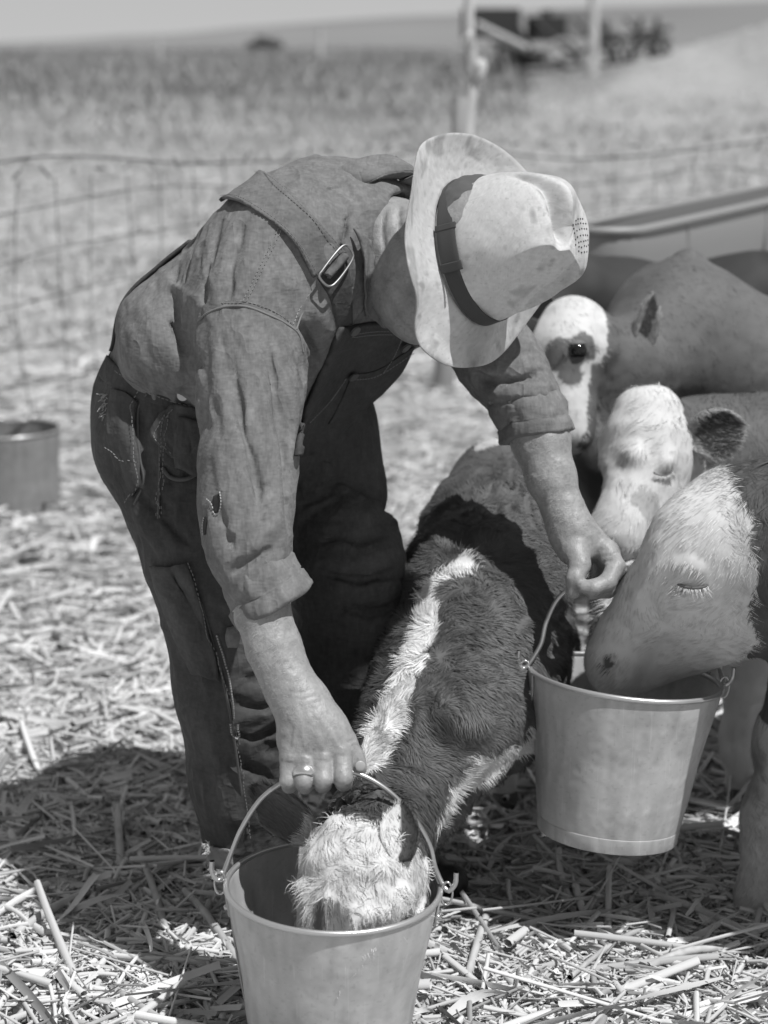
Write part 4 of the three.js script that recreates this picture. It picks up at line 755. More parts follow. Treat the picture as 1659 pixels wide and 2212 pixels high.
// --- hat
{
  const STRAW = tinted(0.8, { map: HATTONE, bumpMap: HATBUMP, bumpScale: 0.0012 }), hat = new THREE.Group(); hat.name = 'hat'; man.add(hat);
  hat.userData.label = 'pale stained summer hat with dark band';
  const weave = (x, y, z) => { const q = sub([x, y, z], HAT), f = dot(q, HF), u = dot(q, HU), r = dot(q, HR); let g = 0.57 * (1 + 0.05 * Math.sin(f * 1500) * Math.sin(r * 1500 + u * 1500) + 0.10 * fbm(f * 18, u * 18, r * 18, 3)); const s = noise(f * 70 + 9, u * 70, r * 70) * 0.7 + 0.45 * fbm(f * 14, u * 14, r * 14 + 3, 2); if (s > 0.5) g *= 1 - 1.5 * (s - 0.5) - 0.08; g *= 1 - 0.26 * smooth(0.0, 0.5, fbm(f * 9 + 5, u * 9, r * 9, 3)); if (u > 0.11) g *= 1 - 0.35 * smooth(0.15, 0.4, fbm(f * 30, u * 30 + 8, r * 30, 3)); const edge = Math.hypot(f / 0.172, r / 0.19); if (u < 0.05 && edge > 0.86) g *= 1 - 0.35 * smooth(0.0, 0.35, fbm(f * 40, u * 40, r * 40 + 2, 3)); g *= 1 + 0.07 * noise(f * 400, u * 400, r * 400); const e = fbm(f * 60, u * 60 + 4, r * 60, 3); if (Math.abs(r + 0.012) < 0.013 && u > 0.07) g *= 0.86 - 0.28 * Math.max(0, e); return clamp(g, 0.1, 0.7); };
  const nu = 240, rim = (a) => [0.106 * Math.cos(a), 0.090 * Math.sin(a)];
  const top = [], nr = [], nv = 16;
  for (let j = 0; j <= nv; j++) for (let i = 0; i <= nu; i++) {
    const a = (i / nu) * 2 * Math.PI, t = j / nv, [f0, r0] = rim(a), c = Math.cos(a), s = Math.sin(a), f1 = (c > 0 ? 0.164 : 0.172) * Math.sign(c) * Math.pow(Math.abs(c), 0.9), r1 = 0.190 * Math.sign(s) * Math.pow(Math.abs(s), 0.82);
    const back = Math.max(0, -c), front = Math.max(0, c), near = Math.max(0, s);
    const u = -0.004 + 0.030 * t * t * s * s + 0.018 * t * t * back * back - 0.040 * t * smooth(0.25, 0.8, front) + 0.006 * t * Math.sin(3 * a + 0.8) + 0.008 * t * noise(c * 2.2, s * 2.2, t * 2 + 7) - 0.004 * near * t;
    top.push(inHat(mix(f0, f1, t), u, mix(r0, r1, t))); nr.push(HU);
  }
  part('brim', paint(slab(top, nr, nu, nv, 0.0022, true), weave), STRAW, hat);
  const crownAt = (a, s) => {
    const ph = s * Math.PI / 2, H = 0.172, k = Math.pow(Math.max(0, Math.cos(ph)), 0.42), q = Math.pow(Math.sin(ph), 0.75), [f0, r0] = rim(a);
    let u = H * q, f = f0 * k * (1 - 0.08 * q), r = r0 * k * (1 - 0.10 * q);
    const along = smooth(0.035, 0.0, f), gr = Math.exp(-(((r - 0.024 - 0.10 * Math.max(0, f)) / 0.010) ** 2));
    { const g = gr * along * smooth(0.45, 0.85, q); u -= 0.030 * g; r -= 0.010 * g; }
    u -= 0.008 * smooth(0.018, 0.035, r) * smooth(0.45, 1, q);                       // near half of the top sits lower than the far half
    const w = 0.78 * f + 0.36 * u + 0.50 * r - 0.098; if (w > 0) { const m = w * 0.92; f -= 0.78 * m; u -= 0.36 * m; r -= 0.50 * m; }   // pinched flat at the front
    u += 0.004 * noise(f * 20, r * 20, 3); { const dn = 0.009 * smooth(0.03, 0.08, u) * fbm(f * 16 + 3, u * 16, r * 16, 2); f *= 1 + dn * 8; r *= 1 + dn * 8; u += dn; }
    return inHat(f + 0.003 * noise(a * 2, s * 3, 4), u, r);
  };
  const cn = 110, ct = [], cr = [];
  for (let j = 0; j <= cn; j++) for (let i = 0; i <= nu; i++) { const a = (i / nu) * 2 * Math.PI, s = Math.min(0.999995, j / cn); ct.push(crownAt(a, s)); const e = 0.01, p = crownAt(a, s), pa = sub(crownAt(a + e, s), p), ps = sub(crownAt(a, Math.min(0.999995, s + e)), crownAt(a, Math.max(0, s - e))); let n = norm(cross(ps, pa)); if (j === cn) n = HU; if (dot(n, sub(p, inHat(0, 0.05, 0))) < 0) n = n.map((x) => -x); cr.push(n); }
  part('crown', paint(slab(ct, cr, nu, cn, 0.002, true), weave), STRAW, hat);
  const bt = [], bn = []; for (let j = 0; j <= 4; j++) for (let i = 0; i <= nu; i++) { const a = (i / nu) * 2 * Math.PI, [f, r] = rim(a), h = 0.001 + j * 0.0062, out = norm(sub(inHat(f, 0, r), HAT)); bt.push(inHat(f * 1.03 * (1 - 0.006 * j), h, r * 1.03 * (1 - 0.009 * j))); bn.push(out); }
  const BAND = mat(0.045, 0.8), band = part('hat_band', slab(bt, bn, nu, 4, 0.0015, true), BAND, hat);
  const bow = (a0, a1, h0, h1, k) => { const T = [], N = []; for (let j = 0; j <= 4; j++) for (let i = 0; i <= 8; i++) { const a = mix(a0, a1, i / 8), [f, r] = rim(a), h = mix(h0, h1, j / 4); T.push(inHat(f * k, h, r * k)); N.push(norm(sub(inHat(f, 0, r), HAT))); } return slab(T, N, 8, 4, 0.003); };
  part('bow', merged([bow(1.36, 1.9, 0.002, 0.032, 1.055), bow(1.30, 1.42, 0.0, 0.034, 1.065), bow(1.84, 1.92, 0.0, 0.034, 1.06)]), mat(0.05, 0.7), band);
  const holes = [], r = rng(9);
  for (let i = 0; i < 6; i++) for (let j = 0; j < 7; j++) {
    if ((i === 0 || i === 5) && (j === 0 || j === 6)) continue;
    const f = 0.012 + (j - 3) * 0.0075 + 0.002 * (r() - 0.5), rr = -0.018 + (i - 2.5) * 0.0075 + 0.002 * (r() - 0.5), rho = Math.min(0.97, Math.hypot(f / 0.098, rr / 0.081)), s = (Math.acos(Math.pow(rho, 1 / 0.42)) * 2) / Math.PI, a = Math.atan2(rr / 0.081, f / 0.098);
    const p = crownAt(a, s), n = norm(cross(sub(crownAt(a, s + 0.01), p), sub(crownAt(a + 0.02, s), p))), m = dot(n, HU) < 0 ? n.map((q) => -q) : n, g = new THREE.CylinderGeometry(0.0012, 0.0012, 0.001, 8); g.rotateX(Math.PI / 2); g.lookAt(V(...m)); g.translate(...add(p, m, 0.0004)); holes.push(g);
  }
  part('vent_holes', merged(holes), mat(0.05), hat).userData.kind = 'stuff';
  // hair at the nape and temples
  const hair = new Field(0.02); hair.cap(inHat(-0.03, 0.01, 0), inHat(-0.035, -0.03, 0), 0.081, 0.070); hair.bump = (x, y, z) => 0.002 * noise(x * 120, y * 120, z * 120);
  part('hair', paint(hair.mesh(0.005), () => 0.08), tinted(0.8), man);
}
// ---------------------------------------------------------------- pails
const ZINC = tinted(0.48, { metalness: 0.10, map: ZINCTONE, bumpMap: ZINCBUMP, bumpScale: 0.0015 }), WIREM = mat(0.5, 0.3, { metalness: 0.85 });
const zincTone0 = (seed) => (x, y, z) => clamp(0.52 * (1 + 0.20 * fbm(x * 14 + seed, y * 18, z * 14, 4) + 0.12 * noise(x * 120, y * 18, z * 120) + (noise(x * 75 + seed, y * 9, z * 75) + 0.5 * fbm(x * 12, y * 12 + seed, z * 12, 2) > 0.48 ? -0.14 : 0) + (noise(x * 200, y * 30, z * 200 + seed) > 0.75 ? 0.12 : 0)), 0.1, 0.8);
// c: centre of the rim, up: axis, r: rim radius, turn: where the ears stand
function pail(c, up, r, h, turn, label, grip, seed, dark = 1, taper = 0.735) {
  const zincTone = (q) => { const t = zincTone0(q); return (x, y, z) => dark * t(x, y, z); };
  const rb = r * taper, base = add(c, up, -h), o = thing('pail', base, label, 'pail', null);
  const e1 = norm(sub(turn, up.map((q) => q * dot(turn, up)))), e2 = cross(up, e1), at = (y, rad, a) => add(add(add(base, up, y), e1, rad * Math.cos(a)), e2, rad * Math.sin(a));
  const sheet = (prof, n = 96) => { const pos = [], idx = []; prof.forEach(([rad, y]) => { for (let i = 0; i < n; i++) pos.push(...at(y, rad * (1 + 0.006 * Math.sin(3 * (i / n) * 6.28 + seed) + 0.010 * fbm(Math.cos((i / n) * 6.2832) * 1.6 + seed, y * 9, Math.sin((i / n) * 6.2832) * 1.6, 2) * smooth(0, 0.05, h - y)), (i / n) * 2 * Math.PI)); }); for (let j = 0; j + 1 < prof.length; j++) for (let i = 0; i < n; i++) { const a = j * n + i, b = j * n + (i + 1) % n; idx.push(a, b, b + n, a, b + n, a + n); } const g = new THREE.BufferGeometry(); g.setAttribute('position', new THREE.Float32BufferAttribute(pos, 3)); g.setIndex(idx); g.computeVertexNormals(); return g; };
  const prof = []; for (let i = 0; i <= 26; i++) { const t = i / 26; prof.push([mix(rb, r, t) + 0.0012 * Math.sin(t * 9), 0.012 + t * (h - 0.014)]); }
  const inner = prof.slice().reverse().map(([a, y]) => [a - 0.0022, y]);
  part('wall', paint(sheet([...prof, ...inner, [0.001, 0.0125]]), zincTone(seed)), ZINC, o);
  part('rim', (() => { const l = []; for (let i = 0; i < 48; i++) l.push(at(h, r + 0.001, (i / 48) * 2 * Math.PI)); return tube(l, 0.0042, 8, 96, true); })(), mat(0.55, 0.35, { metalness: 0.7 }), o);
  part('base_ring', paint(sheet([[rb - 0.003, 0.026], [rb + 0.0022, 0.027], [rb + 0.0035, 0.024], [rb + 0.0008, 0.002], [rb - 0.004, 0.0], [rb - 0.004, 0.012]]), zincTone(seed + 3)), ZINC, o);
  part('seam', tube([at(h - 0.006, r, 0.3), at(h * 0.5, mix(rb, r, 0.5) + 0.001, 0.3), at(0.03, rb + 0.001, 0.3)], 0.0016, 6, 10), mat(0.30, 0.5, { metalness: 0.4 }), o);
  const hooks = [];
  for (const s of [0, Math.PI]) {
    const ear = [], ta = 0.16, n = 10; const top = [], nr = [];
    for (let j = 0; j <= n; j++) for (let i = 0; i <= n; i++) { const a = s + mix(-ta, ta, i / n), y = h - 0.05 + 0.05 * (j / n); const sq = 1 - 0.55 * Math.pow(1 - j / n, 3); const aa = s + (a - s) * sq; top.push(at(y, mix(rb, r, y / h) + 0.0045, aa)); nr.push(norm(sub(at(0, 1, aa), base))); }
    part('ear', paint(slab(top, nr, n, n, 0.003), zincTone(seed + 5)), ZINC, o);
    for (const q of [-1, 1]) { const rv = new THREE.SphereGeometry(0.0048, 10, 6); rv.translate(...at(h - 0.035, mix(rb, r, 0.86) + 0.005, s + q * 0.07)); part('rivet', plain(rv), WIREM, o); }
    const hp = at(h - 0.004, r + 0.010, s), loop = []; for (let i = 0; i < 14; i++) { const a = (i / 14) * 2 * Math.PI; loop.push(add(add(hp, up, 0.017 * Math.sin(a)), sub(at(0, 1, s), base), 0.008 * Math.cos(a))); }
    part('ear_loop', tube(loop, 0.0017, 6, 40, true), WIREM, o);
    hooks.push(add(hp, up, 0.010));
  }
  // bail: a wire bow from ear to ear, over the points that the hand holds
  const bow = grip(hooks), out = (k, q) => norm(sub(hooks[k], add(base, up, h)));
  const curl = (k) => [add(add(hooks[k], up, 0.022), out(k), 0.012), add(add(hooks[k], up, 0.004), out(k), 0.011), add(add(hooks[k], up, -0.006), out(k), 0.002)];
  part('bail', tube([...curl(0), ...bow, ...curl(1).reverse()], 0.0037, 10, 160), WIREM, o);
  return o;
}
const UP1 = norm([0.03, 1, 0.0]), C1 = P(720, 1913, 2.66);
pail(C1, UP1, 0.148, 0.255, norm(W(-1, -0.1, 0.02)), 'front galvanized pail in which a curly white calf face is drinking',
  () => [P(497, 1850, 2.67), P(522, 1790, 2.66), P(562, 1728, 2.655), P(606, 1693, 2.65), P(650, 1672, 2.648), P(700, 1662, 2.648), P(766, 1669, 2.65), P(830, 1702, 2.652), P(890, 1762, 2.655), P(928, 1826, 2.66), P(942, 1880, 2.662)], 1);
const UP2 = norm(W(0.10, -1, -0.15)), C2 = P(1350, 1462, 3.0);
pail(C2, UP2, 0.150, 0.256, norm(W(1, 0.14, 0.1)), 'second galvanized pail held off the straw, a pale calf muzzle dipping into it',
  () => [P(1550, 1430, 3.04), P(1536, 1370, 3.12), P(1480, 1310, 3.15), P(1400, 1280, 3.11), P(1345, 1268, 3.0), P(1290, 1258, 2.98), P(1240, 1266, 2.98), P(1205, 1294, 2.98), P(1180, 1345, 2.98), P(1167, 1395, 2.985)], 2);
{
  const c = P(18, 935, 5.86); pail([c[0], 0.262, c[2]], [0, 1, 0], 0.155, 0.255, norm([0.3, 0, -1]), 'empty metal pail standing in the straw at the left edge, behind the farmer', (h) => [mix3(h[0], h[1], 0.2), mix3(h[0], h[1], 0.5), mix3(h[0], h[1], 0.8)].map((p, i) => add(add(p, [0, i === 1 ? -0.005 : 0.0, 0]), [-0.9, 0, 0.1], i === 1 ? 0.15 : 0.12)), 3, 0.55, 0.95);
}
// ---------------------------------------------------------------- calves
const HIDE = tinted(0.75), NOSE = mat(0.16, 0.35), EYEBALL = mat(0.012, 0.08), HOOF = mat(0.09, 0.6);
const BROWN = (x, y, z, g = 0.082) => g * (1 + 0.40 * fbm(x * 16, y * 16, z * 16, 3) + 0.35 * fbm(x * 5, y * 5, z * 5, 2));
const WHITE = (x, y, z) => 0.57 * (1 + 0.16 * fbm(x * 30, y * 30, z * 30, 3));
function lineDist(p, pts) { let b = 1e9, at = 0; for (let j = 0; j + 1 < pts.length; j++) { const d = sub(pts[j + 1], pts[j]), t = clamp(dot(sub(p, pts[j]), d) / dot(d, d), 0, 1), e = len(sub(p, add(pts[j], d, t))); if (e < b) { b = e; at = (j + t) / (pts.length - 1); } } return [b, at]; }
// a cupped ear: base, tip, the direction across, half width, depth of the cup (towards 'open')
function ear(base, tip, across, w, open, cup, turn = 0) {
  const d = sub(tip, base), ax = norm(add(across, norm(d), -dot(across, norm(d)))), on = norm(add(open, norm(d), -dot(open, norm(d)))), nu = 12, nv = 16, top = [], nr = [];
  for (let j = 0; j <= nv; j++) for (let i = 0; i <= nu; i++) { const t = j / nv, s = (i / nu) * 2 - 1, k = Math.pow(Math.sin(Math.PI * Math.min(1, 0.10 + 0.90 * t) ), 0.7) * (t > 0.995 ? 0.15 : 1); const p = add(add(add(base, d, t), ax, s * w * k), on, cup * (s * s * k - 0.5) + turn * t * t); top.push(p); nr.push(on); }
  return slab(top, nr, nu, nv, 0.006);
}
function eye(parent, c, r, look, lidTone, closed) {
  const f = norm(look), side = norm(cross(f, [0, 1, 0])), up = cross(side, f), q = rng(Math.round(c[0] * 1e4)), lash = [];
  const arc = (a, y, k = 1.15) => add(add(add(c, side, Math.cos(a) * r * k), up, y * r * Math.sin(a)), f, r * (0.45 + 0.6 * Math.sin(a)));
  let e;
  if (closed) e = part('eyelid', tube(Array.from({ length: 9 }, (_, i) => arc(Math.PI * (i / 8), -0.25, 1.3)), r * 0.11, 6, 24), mat(lidTone * 0.28, 0.8), parent);
  else {
    const lids = (t0, t1, k) => { const g = new THREE.SphereGeometry(r * k, 26, 12, 0, 2 * Math.PI, t0, t1); const m = new THREE.Matrix4().makeBasis(V(...side), V(...up), V(...f).multiplyScalar(-1)); g.applyMatrix4(m); g.translate(...c); return plain(g.toNonIndexed()); };
    const s = new THREE.SphereGeometry(r, 24, 16); s.translate(...c); e = part('eye', plain(s), EYEBALL, parent);
    part('eyelid', mergeGeometries([lids(0, 0.98, 1.10), lids(2.22, 0.92, 1.08)]), mat(lidTone, 0.7), e);
  }
  for (let i = 0; i < (closed ? 110 : 26); i++) { const a = Math.PI * (0.06 + 0.88 * q()), p = arc(a, closed ? -0.25 : 0.5, 1.2), t = add(add(add(p, f, r * (0.25 + 0.25 * q())), up, (closed ? -0.25 - 0.6 * q() : 0.3) * r), side, 0.5 * r * (q() - 0.5) + 0.6 * r * Math.cos(a)); lash.push(tube([p, add(mix3(p, t, 0.5), f, r * 0.12), t], (s2) => 0.0006 * (1.1 - s2), 4, 5)); }
  part('eyelashes', merged(lash), mat(closed ? 0.6 : 0.25, 0.6), e);
}
function calf(label, base, field, h, tone, hair) {
  const o = thing('calf', base, label, 'calf', null), g = field.mesh(h);
  paint(g, (x, y, z, n) => tone([x, y, z], null, n));
  part('body', g, HIDE, o);
  for (const q of hair) fur(o, g, base, { tone, ...q });
  return o;
}
const n3 = (p, f, s = 0) => [noise(p[0] * f + s, p[1] * f, p[2] * f), noise(p[0] * f + 17 + s, p[1] * f, p[2] * f), noise(p[0] * f, p[1] * f + 31 + s, p[2] * f)];

{ // the front calf, head in the front pail
  const f = new Field(0.05);
  f.chain([[1085, 1062, 3.52, 116], [1058, 1160, 3.36, 134], [1030, 1300, 3.19, 160], [1000, 1440, 3.10, 168], [935, 1560, 2.99, 130], [886, 1655, 2.93, 98], [843, 1750, 2.86, 90], [802, 1800, 2.75, 90]], { k: 0.06 });
  f.chain([[1115, 1300, 3.2, 72], [1078, 1440, 3.14, 82], [1054, 1505, 3.11, 104], [1008, 1560, 3.05, 102]], { k: 0.10 });
  f.chain([[1110, 1090, 3.48, 96], [1135, 1200, 3.42, 78], [1180, 1400, 3.38, 55], [1225, 1560, 3.46, 34], [1232, 1790, 3.5, 26]], { k: 0.05 });       // hind leg
  f.chain([[1050, 1100, 3.58, 86], [1060, 1300, 3.55, 60], [1080, 1500, 3.55, 36], [1090, 1780, 3.58, 26]], { k: 0.05 });
  f.chain([[1000, 1560, 2.93, 90], [930, 1740, 3.0, 46], [880, 1850, 3.05, 34], [866, 1990, 3.05, 27]], { k: 0.05 });
  f.chain([[950, 1540, 2.95, 90], [850, 1740, 3.06, 44], [800, 1850, 3.1, 32], [790, 1965, 3.1, 26]], { k: 0.05 });
  f.chain([[805, 1808, 2.695, 96], [776, 1880, 2.635, 116], [768, 1945, 2.615, 108], [748, 2010, 2.60, 84], [738, 2085, 2.595, 62]], { k: 0.03 });       // head
  f.chain([[846, 1880, 2.66, 62], [838, 1940, 2.645, 58]], { k: 0.03 });
  const stripe = f.line([[796, 1660], [812, 1610], [838, 1556], [868, 1490], [895, 1420], [914, 1350], [928, 1285], [945, 1250], [975, 1238], [1002, 1226]]);
  const belly = f.line([[1180, 1570], [1120, 1622], [1040, 1660], [985, 1710], [955, 1770]]), rumpSpot = f.hit(1058, 958), eyePatch = P(716, 1996, 2.54), pollAt = P(790, 1806, 2.64), hd = norm(sub(P(748, 2010, 2.6), P(806, 1800, 2.69)));
  f.bump = (x, y, z) => { const p = [x, y, z], s = smooth(3.45, 3.05, -z); const wv = Math.abs(noise(x * 26 + 4 * noise(x * 7, y * 7, z * 7), y * 16, z * 26)); const hk = smooth(0, 0.02, dot(sub(p, pollAt), hd)); return hk * 0.009 * fbm(x * 48, y * 48, z * 48, 2) + (0.0065 * (1 - 2.2 * wv) + 0.004 * fbm(x * 40, y * 40, z * 40, 2)) * s + 0.0015 * fbm(x * 30, y * 30, z * 30, 2); };
  const tone = (p, r) => {
    const j = r ? 1 + 0.35 * (r() - 0.5) : 1, w = 0.011 * fbm(p[0] * 45, p[1] * 45, p[2] * 45, 2);
    const [d, t] = lineDist(p, stripe), white = d + 0.008 * fbm(p[0] * 22, p[1] * 22, p[2] * 22, 2) < 0.019 + 0.006 * Math.sin(t * 7) + (t > 0.8 ? 0.002 : 0.004);
    const face = dot(sub(p, pollAt), hd) + w > 0 && dot(sub(p, pollAt), hd) < 0.4, [b] = lineDist(p, belly);
    if (face && len(sub(p, eyePatch)) + w > 0.034) return WHITE(...p) * j;
    if (face) return BROWN(...p, 0.17) * j;
    if (white) return WHITE(...p) * 1.25 * j; if (b + w * 2 < 0.030 || len(sub(p, rumpSpot)) + w < 0.026 || p[1] < 0.12) return WHITE(...p) * j;
    return BROWN(...p) * j;
  };
  const tail = norm(sub(P(1085, 1062, 3.42), P(950, 1540, 2.87))), spine = [P(800, 1700, 2.88), P(886, 1600, 2.95), P(985, 1300, 3.15), P(1070, 1060, 3.48)];
  const flow = (p, n, r) => { let best = 1e9, c = null; for (let j = 0; j + 1 < spine.length; j++) { const d = sub(spine[j + 1], spine[j]), t = clamp(dot(sub(p, spine[j]), d) / dot(d, d), 0, 1), q = add(spine[j], d, t), e = len(sub(p, q)); if (e < best) { best = e; c = q; } } const out = norm(sub(p, c)); const v = add(add(add([0, -0.75, 0], tail, 0.45), out, 0.8), n3(p, 24), 0.6); return add(v, n3(p, 60, 5), 0.30 + 0.16 * (r() - 0.5)); };
  const curls = (p, n, r) => add(add([0.1, -0.8, 0.1], n3(p, 42), 1.7), n3(p, 90, 9), 0.35 + 0.2 * (r() - 0.5));
  const onHead = (p) => (dot(sub(p, pollAt), hd) > -0.02 ? 1 : 0), onPoll = (p) => { const k = dot(sub(p, pollAt), hd); return k > -0.03 && k < 0.13 ? 1 : 0; };
  const o = calf('front calf with white stripe along its neck, curly white head down in the front pail', [0.1, 0, -3.1], f, 0.005, tone, [
    { count: 150000, length: (p) => mix(0.010, 0.016, smooth(3.3, 3.05, -p[2])), width: 0.0011, flow, seed: 21, wavy: 0.5, bend: 0.12, keep: (p) => (onHead(p) ? 0 : 1), lift: 0.03 },
    { count: 50000, length: 0.012, width: 0.0010, flow: (p, n, r) => add(add(hd.map((q) => q * 0.8), [0.5, -0.1, 0], 0.6), n3(p, 40), 0.5), seed: 22, wavy: 0.4, bend: 0.12, keep: onHead, lift: 0.03 },
    { count: 30000, length: 0.022, width: 0.0011, flow: curls, seed: 23, wavy: 1.8, bend: 0.4, keep: onPoll, lift: 0.12 }]);
  // ears
  const e1 = ear(P(680, 1812, 2.70), P(548, 1702, 2.735), W(-0.6, 0.75, 0), 0.030, W(0.1, 0.4, -1), 0.016), e2 = ear(P(868, 1858, 2.57), P(864, 1730, 2.60), W(1, 0.05, 0), 0.026, W(-0.2, 0, -1), 0.016);
  const et = (c) => c[3] ? (p, r) => (r ? 1 + 0.3 * (r() - 0.5) : 1) * (dot(sub(p, P(864, 1800, 2.585)), W(1, 0.05, 0)) + 0.003 * noise(p[0] * 80, p[1] * 80, p[2] * 80) < 0.0 ? WHITE(...p) : 0.05) : (p, r) => (r ? 1 + 0.4 * (r() - 0.5) : 1) * (len(sub(p, c)) + 0.01 * noise(p[0] * 60, p[1] * 60, p[2] * 60) < 0.040 ? WHITE(...p) : BROWN(...p, 0.16));
  for (const [g, c, dr] of [[e1, P(700, 1820, 2.69), norm(W(-1, -0.8, 0))], [e2, [...P(846, 1830, 2.69), 1], norm(W(-0.1, -1, 0))]]) { const t = et(c); paint(g, (x, y, z) => t([x, y, z])); const m = part('ear', g, HIDE, o); fur(m, g, [0.1, 0, -3.1], { count: c[3] ? 700 : 3500, length: c[3] ? 0.008 : 0.014, width: 0.0013, flow: (p, n, r) => add(dr, n3(p, 60), 0.5), tone: t, seed: 31, lift: 0.2, wavy: 0.3 }); }
  for (const [u, v, d] of [[1232, 1790, 3.5], [1090, 1780, 3.58], [866, 1990, 3.05], [790, 1965, 3.1]]) { const p = P(u, v, d), g = new THREE.CylinderGeometry(0.024, 0.034, 0.05, 14); g.translate(p[0], 0.026, p[2] + 0.012); part('hoof', plain(g), HOOF, o); }
}
{ // the calf at the right whose pale face reaches into the second pail
  const f = new Field(0.04);
  f.chain([[1560, 1095, 2.923, 76], [1508, 1170, 2.906, 92], [1478, 1235, 2.917, 92], [1415, 1300, 2.962, 76], [1358, 1366, 2.998, 58], [1332, 1426, 3.020, 60], [1330, 1446, 3.040, 58]], { k: 0.03 });
  f.chain([[1575, 1230, 2.950, 128], [1545, 1310, 2.997, 116], [1478, 1368, 3.029, 80], [1412, 1412, 3.055, 54], [1372, 1442, 3.055, 44]], { k: 0.04 });
  f.chain([[1600, 1210, 2.920, 140], [1760, 1190, 2.900, 200], [1980, 1180, 2.860, 270], [2300, 1150, 2.800, 300], [2620, 1150, 2.780, 270]], { k: 0.08 });
  f.chain([[1800, 1330, 2.940, 120], [1700, 1600, 3.10, 58], [1666, 1740, 3.15, 42], [1660, 1790, 3.15, 43], [1648, 1860, 3.155, 29], [1636, 1940, 3.16, 35], [1628, 1980, 3.165, 36]], { k: 0.05 });
  f.chain([[1900, 1380, 2.780, 110], [1880, 1800, 2.86, 46], [1880, 2130, 2.86, 32]], { k: 0.05 });
  f.chain([[2600, 1250, 2.930, 150], [2640, 1600, 3.1, 60], [2630, 1960, 3.15, 34]], { k: 0.05 });
  f.chain([[2560, 1250, 2.630, 150], [2600, 1700, 2.75, 60], [2600, 2180, 2.76, 34]], { k: 0.05 });
  const nostril = f.hit(1312, 1432), neckAt = P(1600, 1180, 2.88), nd = norm(W(-1, 0.12, 0));
  f.cap(nostril, add(nostril, W(1, -0.6, 0), 0.008), 0.011, 0.008, { sign: -1, k: 0.005 });
  f.bump = (x, y, z) => 0.0022 * fbm(x * 34, y * 34, z * 34, 3);
  folds(f, f, [[0.006, 0.012, [1450, 1222], [1490, 1218], [1525, 1238]], [-0.005, 0.008, [1462, 1266], [1490, 1272], [1520, 1266]], [0.005, 0.012, [1360, 1290], [1400, 1250], [1440, 1200]], [-0.004, 0.010, [1420, 1360], [1470, 1330], [1530, 1320]]]);
  const muzzle = P(1270, 1470, 3.0);
  const tone = (p, r) => { const j = r ? 1 + 0.34 * (r() - 0.5) : 1, w = 0.018 * fbm(p[0] * 30, p[1] * 30, p[2] * 30, 2) + 0.03 * fbm(p[0] * 11, p[1] * 11, p[2] * 11, 2); if (len(sub(p, nostril)) < 0.011) return 0.10 * j; if (len(sub(p, muzzle)) + 0.4 * w < 0.045) return 0.46 * j; if (dot(sub(p, neckAt), nd) + w > 0 || p[1] < 0.35 && p[0] < 0.8) return WHITE(...p) * (p[1] < 0.4 ? 0.8 - 0.35 * smooth(-0.1, 0.5, fbm(p[0] * 25, p[1] * 18, p[2] * 25, 3)) : 1.02) * j; return BROWN(...p) * j; };
  const o = calf('nearest right calf with pale closed-eyed face and muzzle in the second pail', [0.75, 0, -3.0], f, 0.0055, tone, [{ count: 80000, length: (p) => 0.015, width: 0.0012, bend: 0.06, rise: 0.20, flow: (p, n, r) => add(add(W(-0.5, 0.75, 0), n3(p, 18), 0.35), n3(p, 60), 0.15), seed: 41, wavy: 0.3, lift: 0.0, keep: (p) => (p[0] > 1.0 ? 0.1 : 1) }, { count: 60000, name: 'fringe', length: 0.024, width: 0.0007, bend: 0.08, rise: 0.12, wavy: 0.5, flow: (p, n, r) => add(add(W(0.8, 0.35, 0), n3(p, 18), 0.6), n3(p, 60), 0.3), seed: 42, lift: 0.03, keep: (p) => smooth(0.075, 0.03, len(sub(p, P(1560, 1060, 2.90)))) }, { count: 60000, length: 0.018, width: 0.0010, bend: 0.06, rise: 0.16, wavy: 0.5, flow: (p, n, r) => add(add(W(0.55, 0.7, 0), n3(p, 20), 0.6), n3(p, 60), 0.3), seed: 43, lift: 0.03, keep: (p) => smooth(0.05, 0.02, Math.abs(dot(sub(p, neckAt), nd))) }]);
  const ep = f.hit(1492, 1256), en = f.normal(...ep, 0.01); eye(o, add(ep, en, -0.017), 0.021, add(en, W(-0.2, 0.35, 0), 0.6), 0.42, true);
  part('ear', paint(ear(P(1612, 1090, 2.87), P(1710, 1000, 2.85), W(0.5, 0.8, 0), 0.034, W(-0.3, 0.3, -1), 0.02), (x, y, z) => BROWN(x, y, z)), HIDE, o);
  for (const [u, v, d] of [[1630, 1985, 3.165], [1880, 2150, 2.86], [2630, 1980, 3.15], [2600, 2200, 2.76]]) { const p = P(u, v, d), g = new THREE.CylinderGeometry(0.026, 0.036, 0.05, 14); g.translate(p[0], 0.026, p[2]); part('hoof', plain(g), HOOF, o); }
}
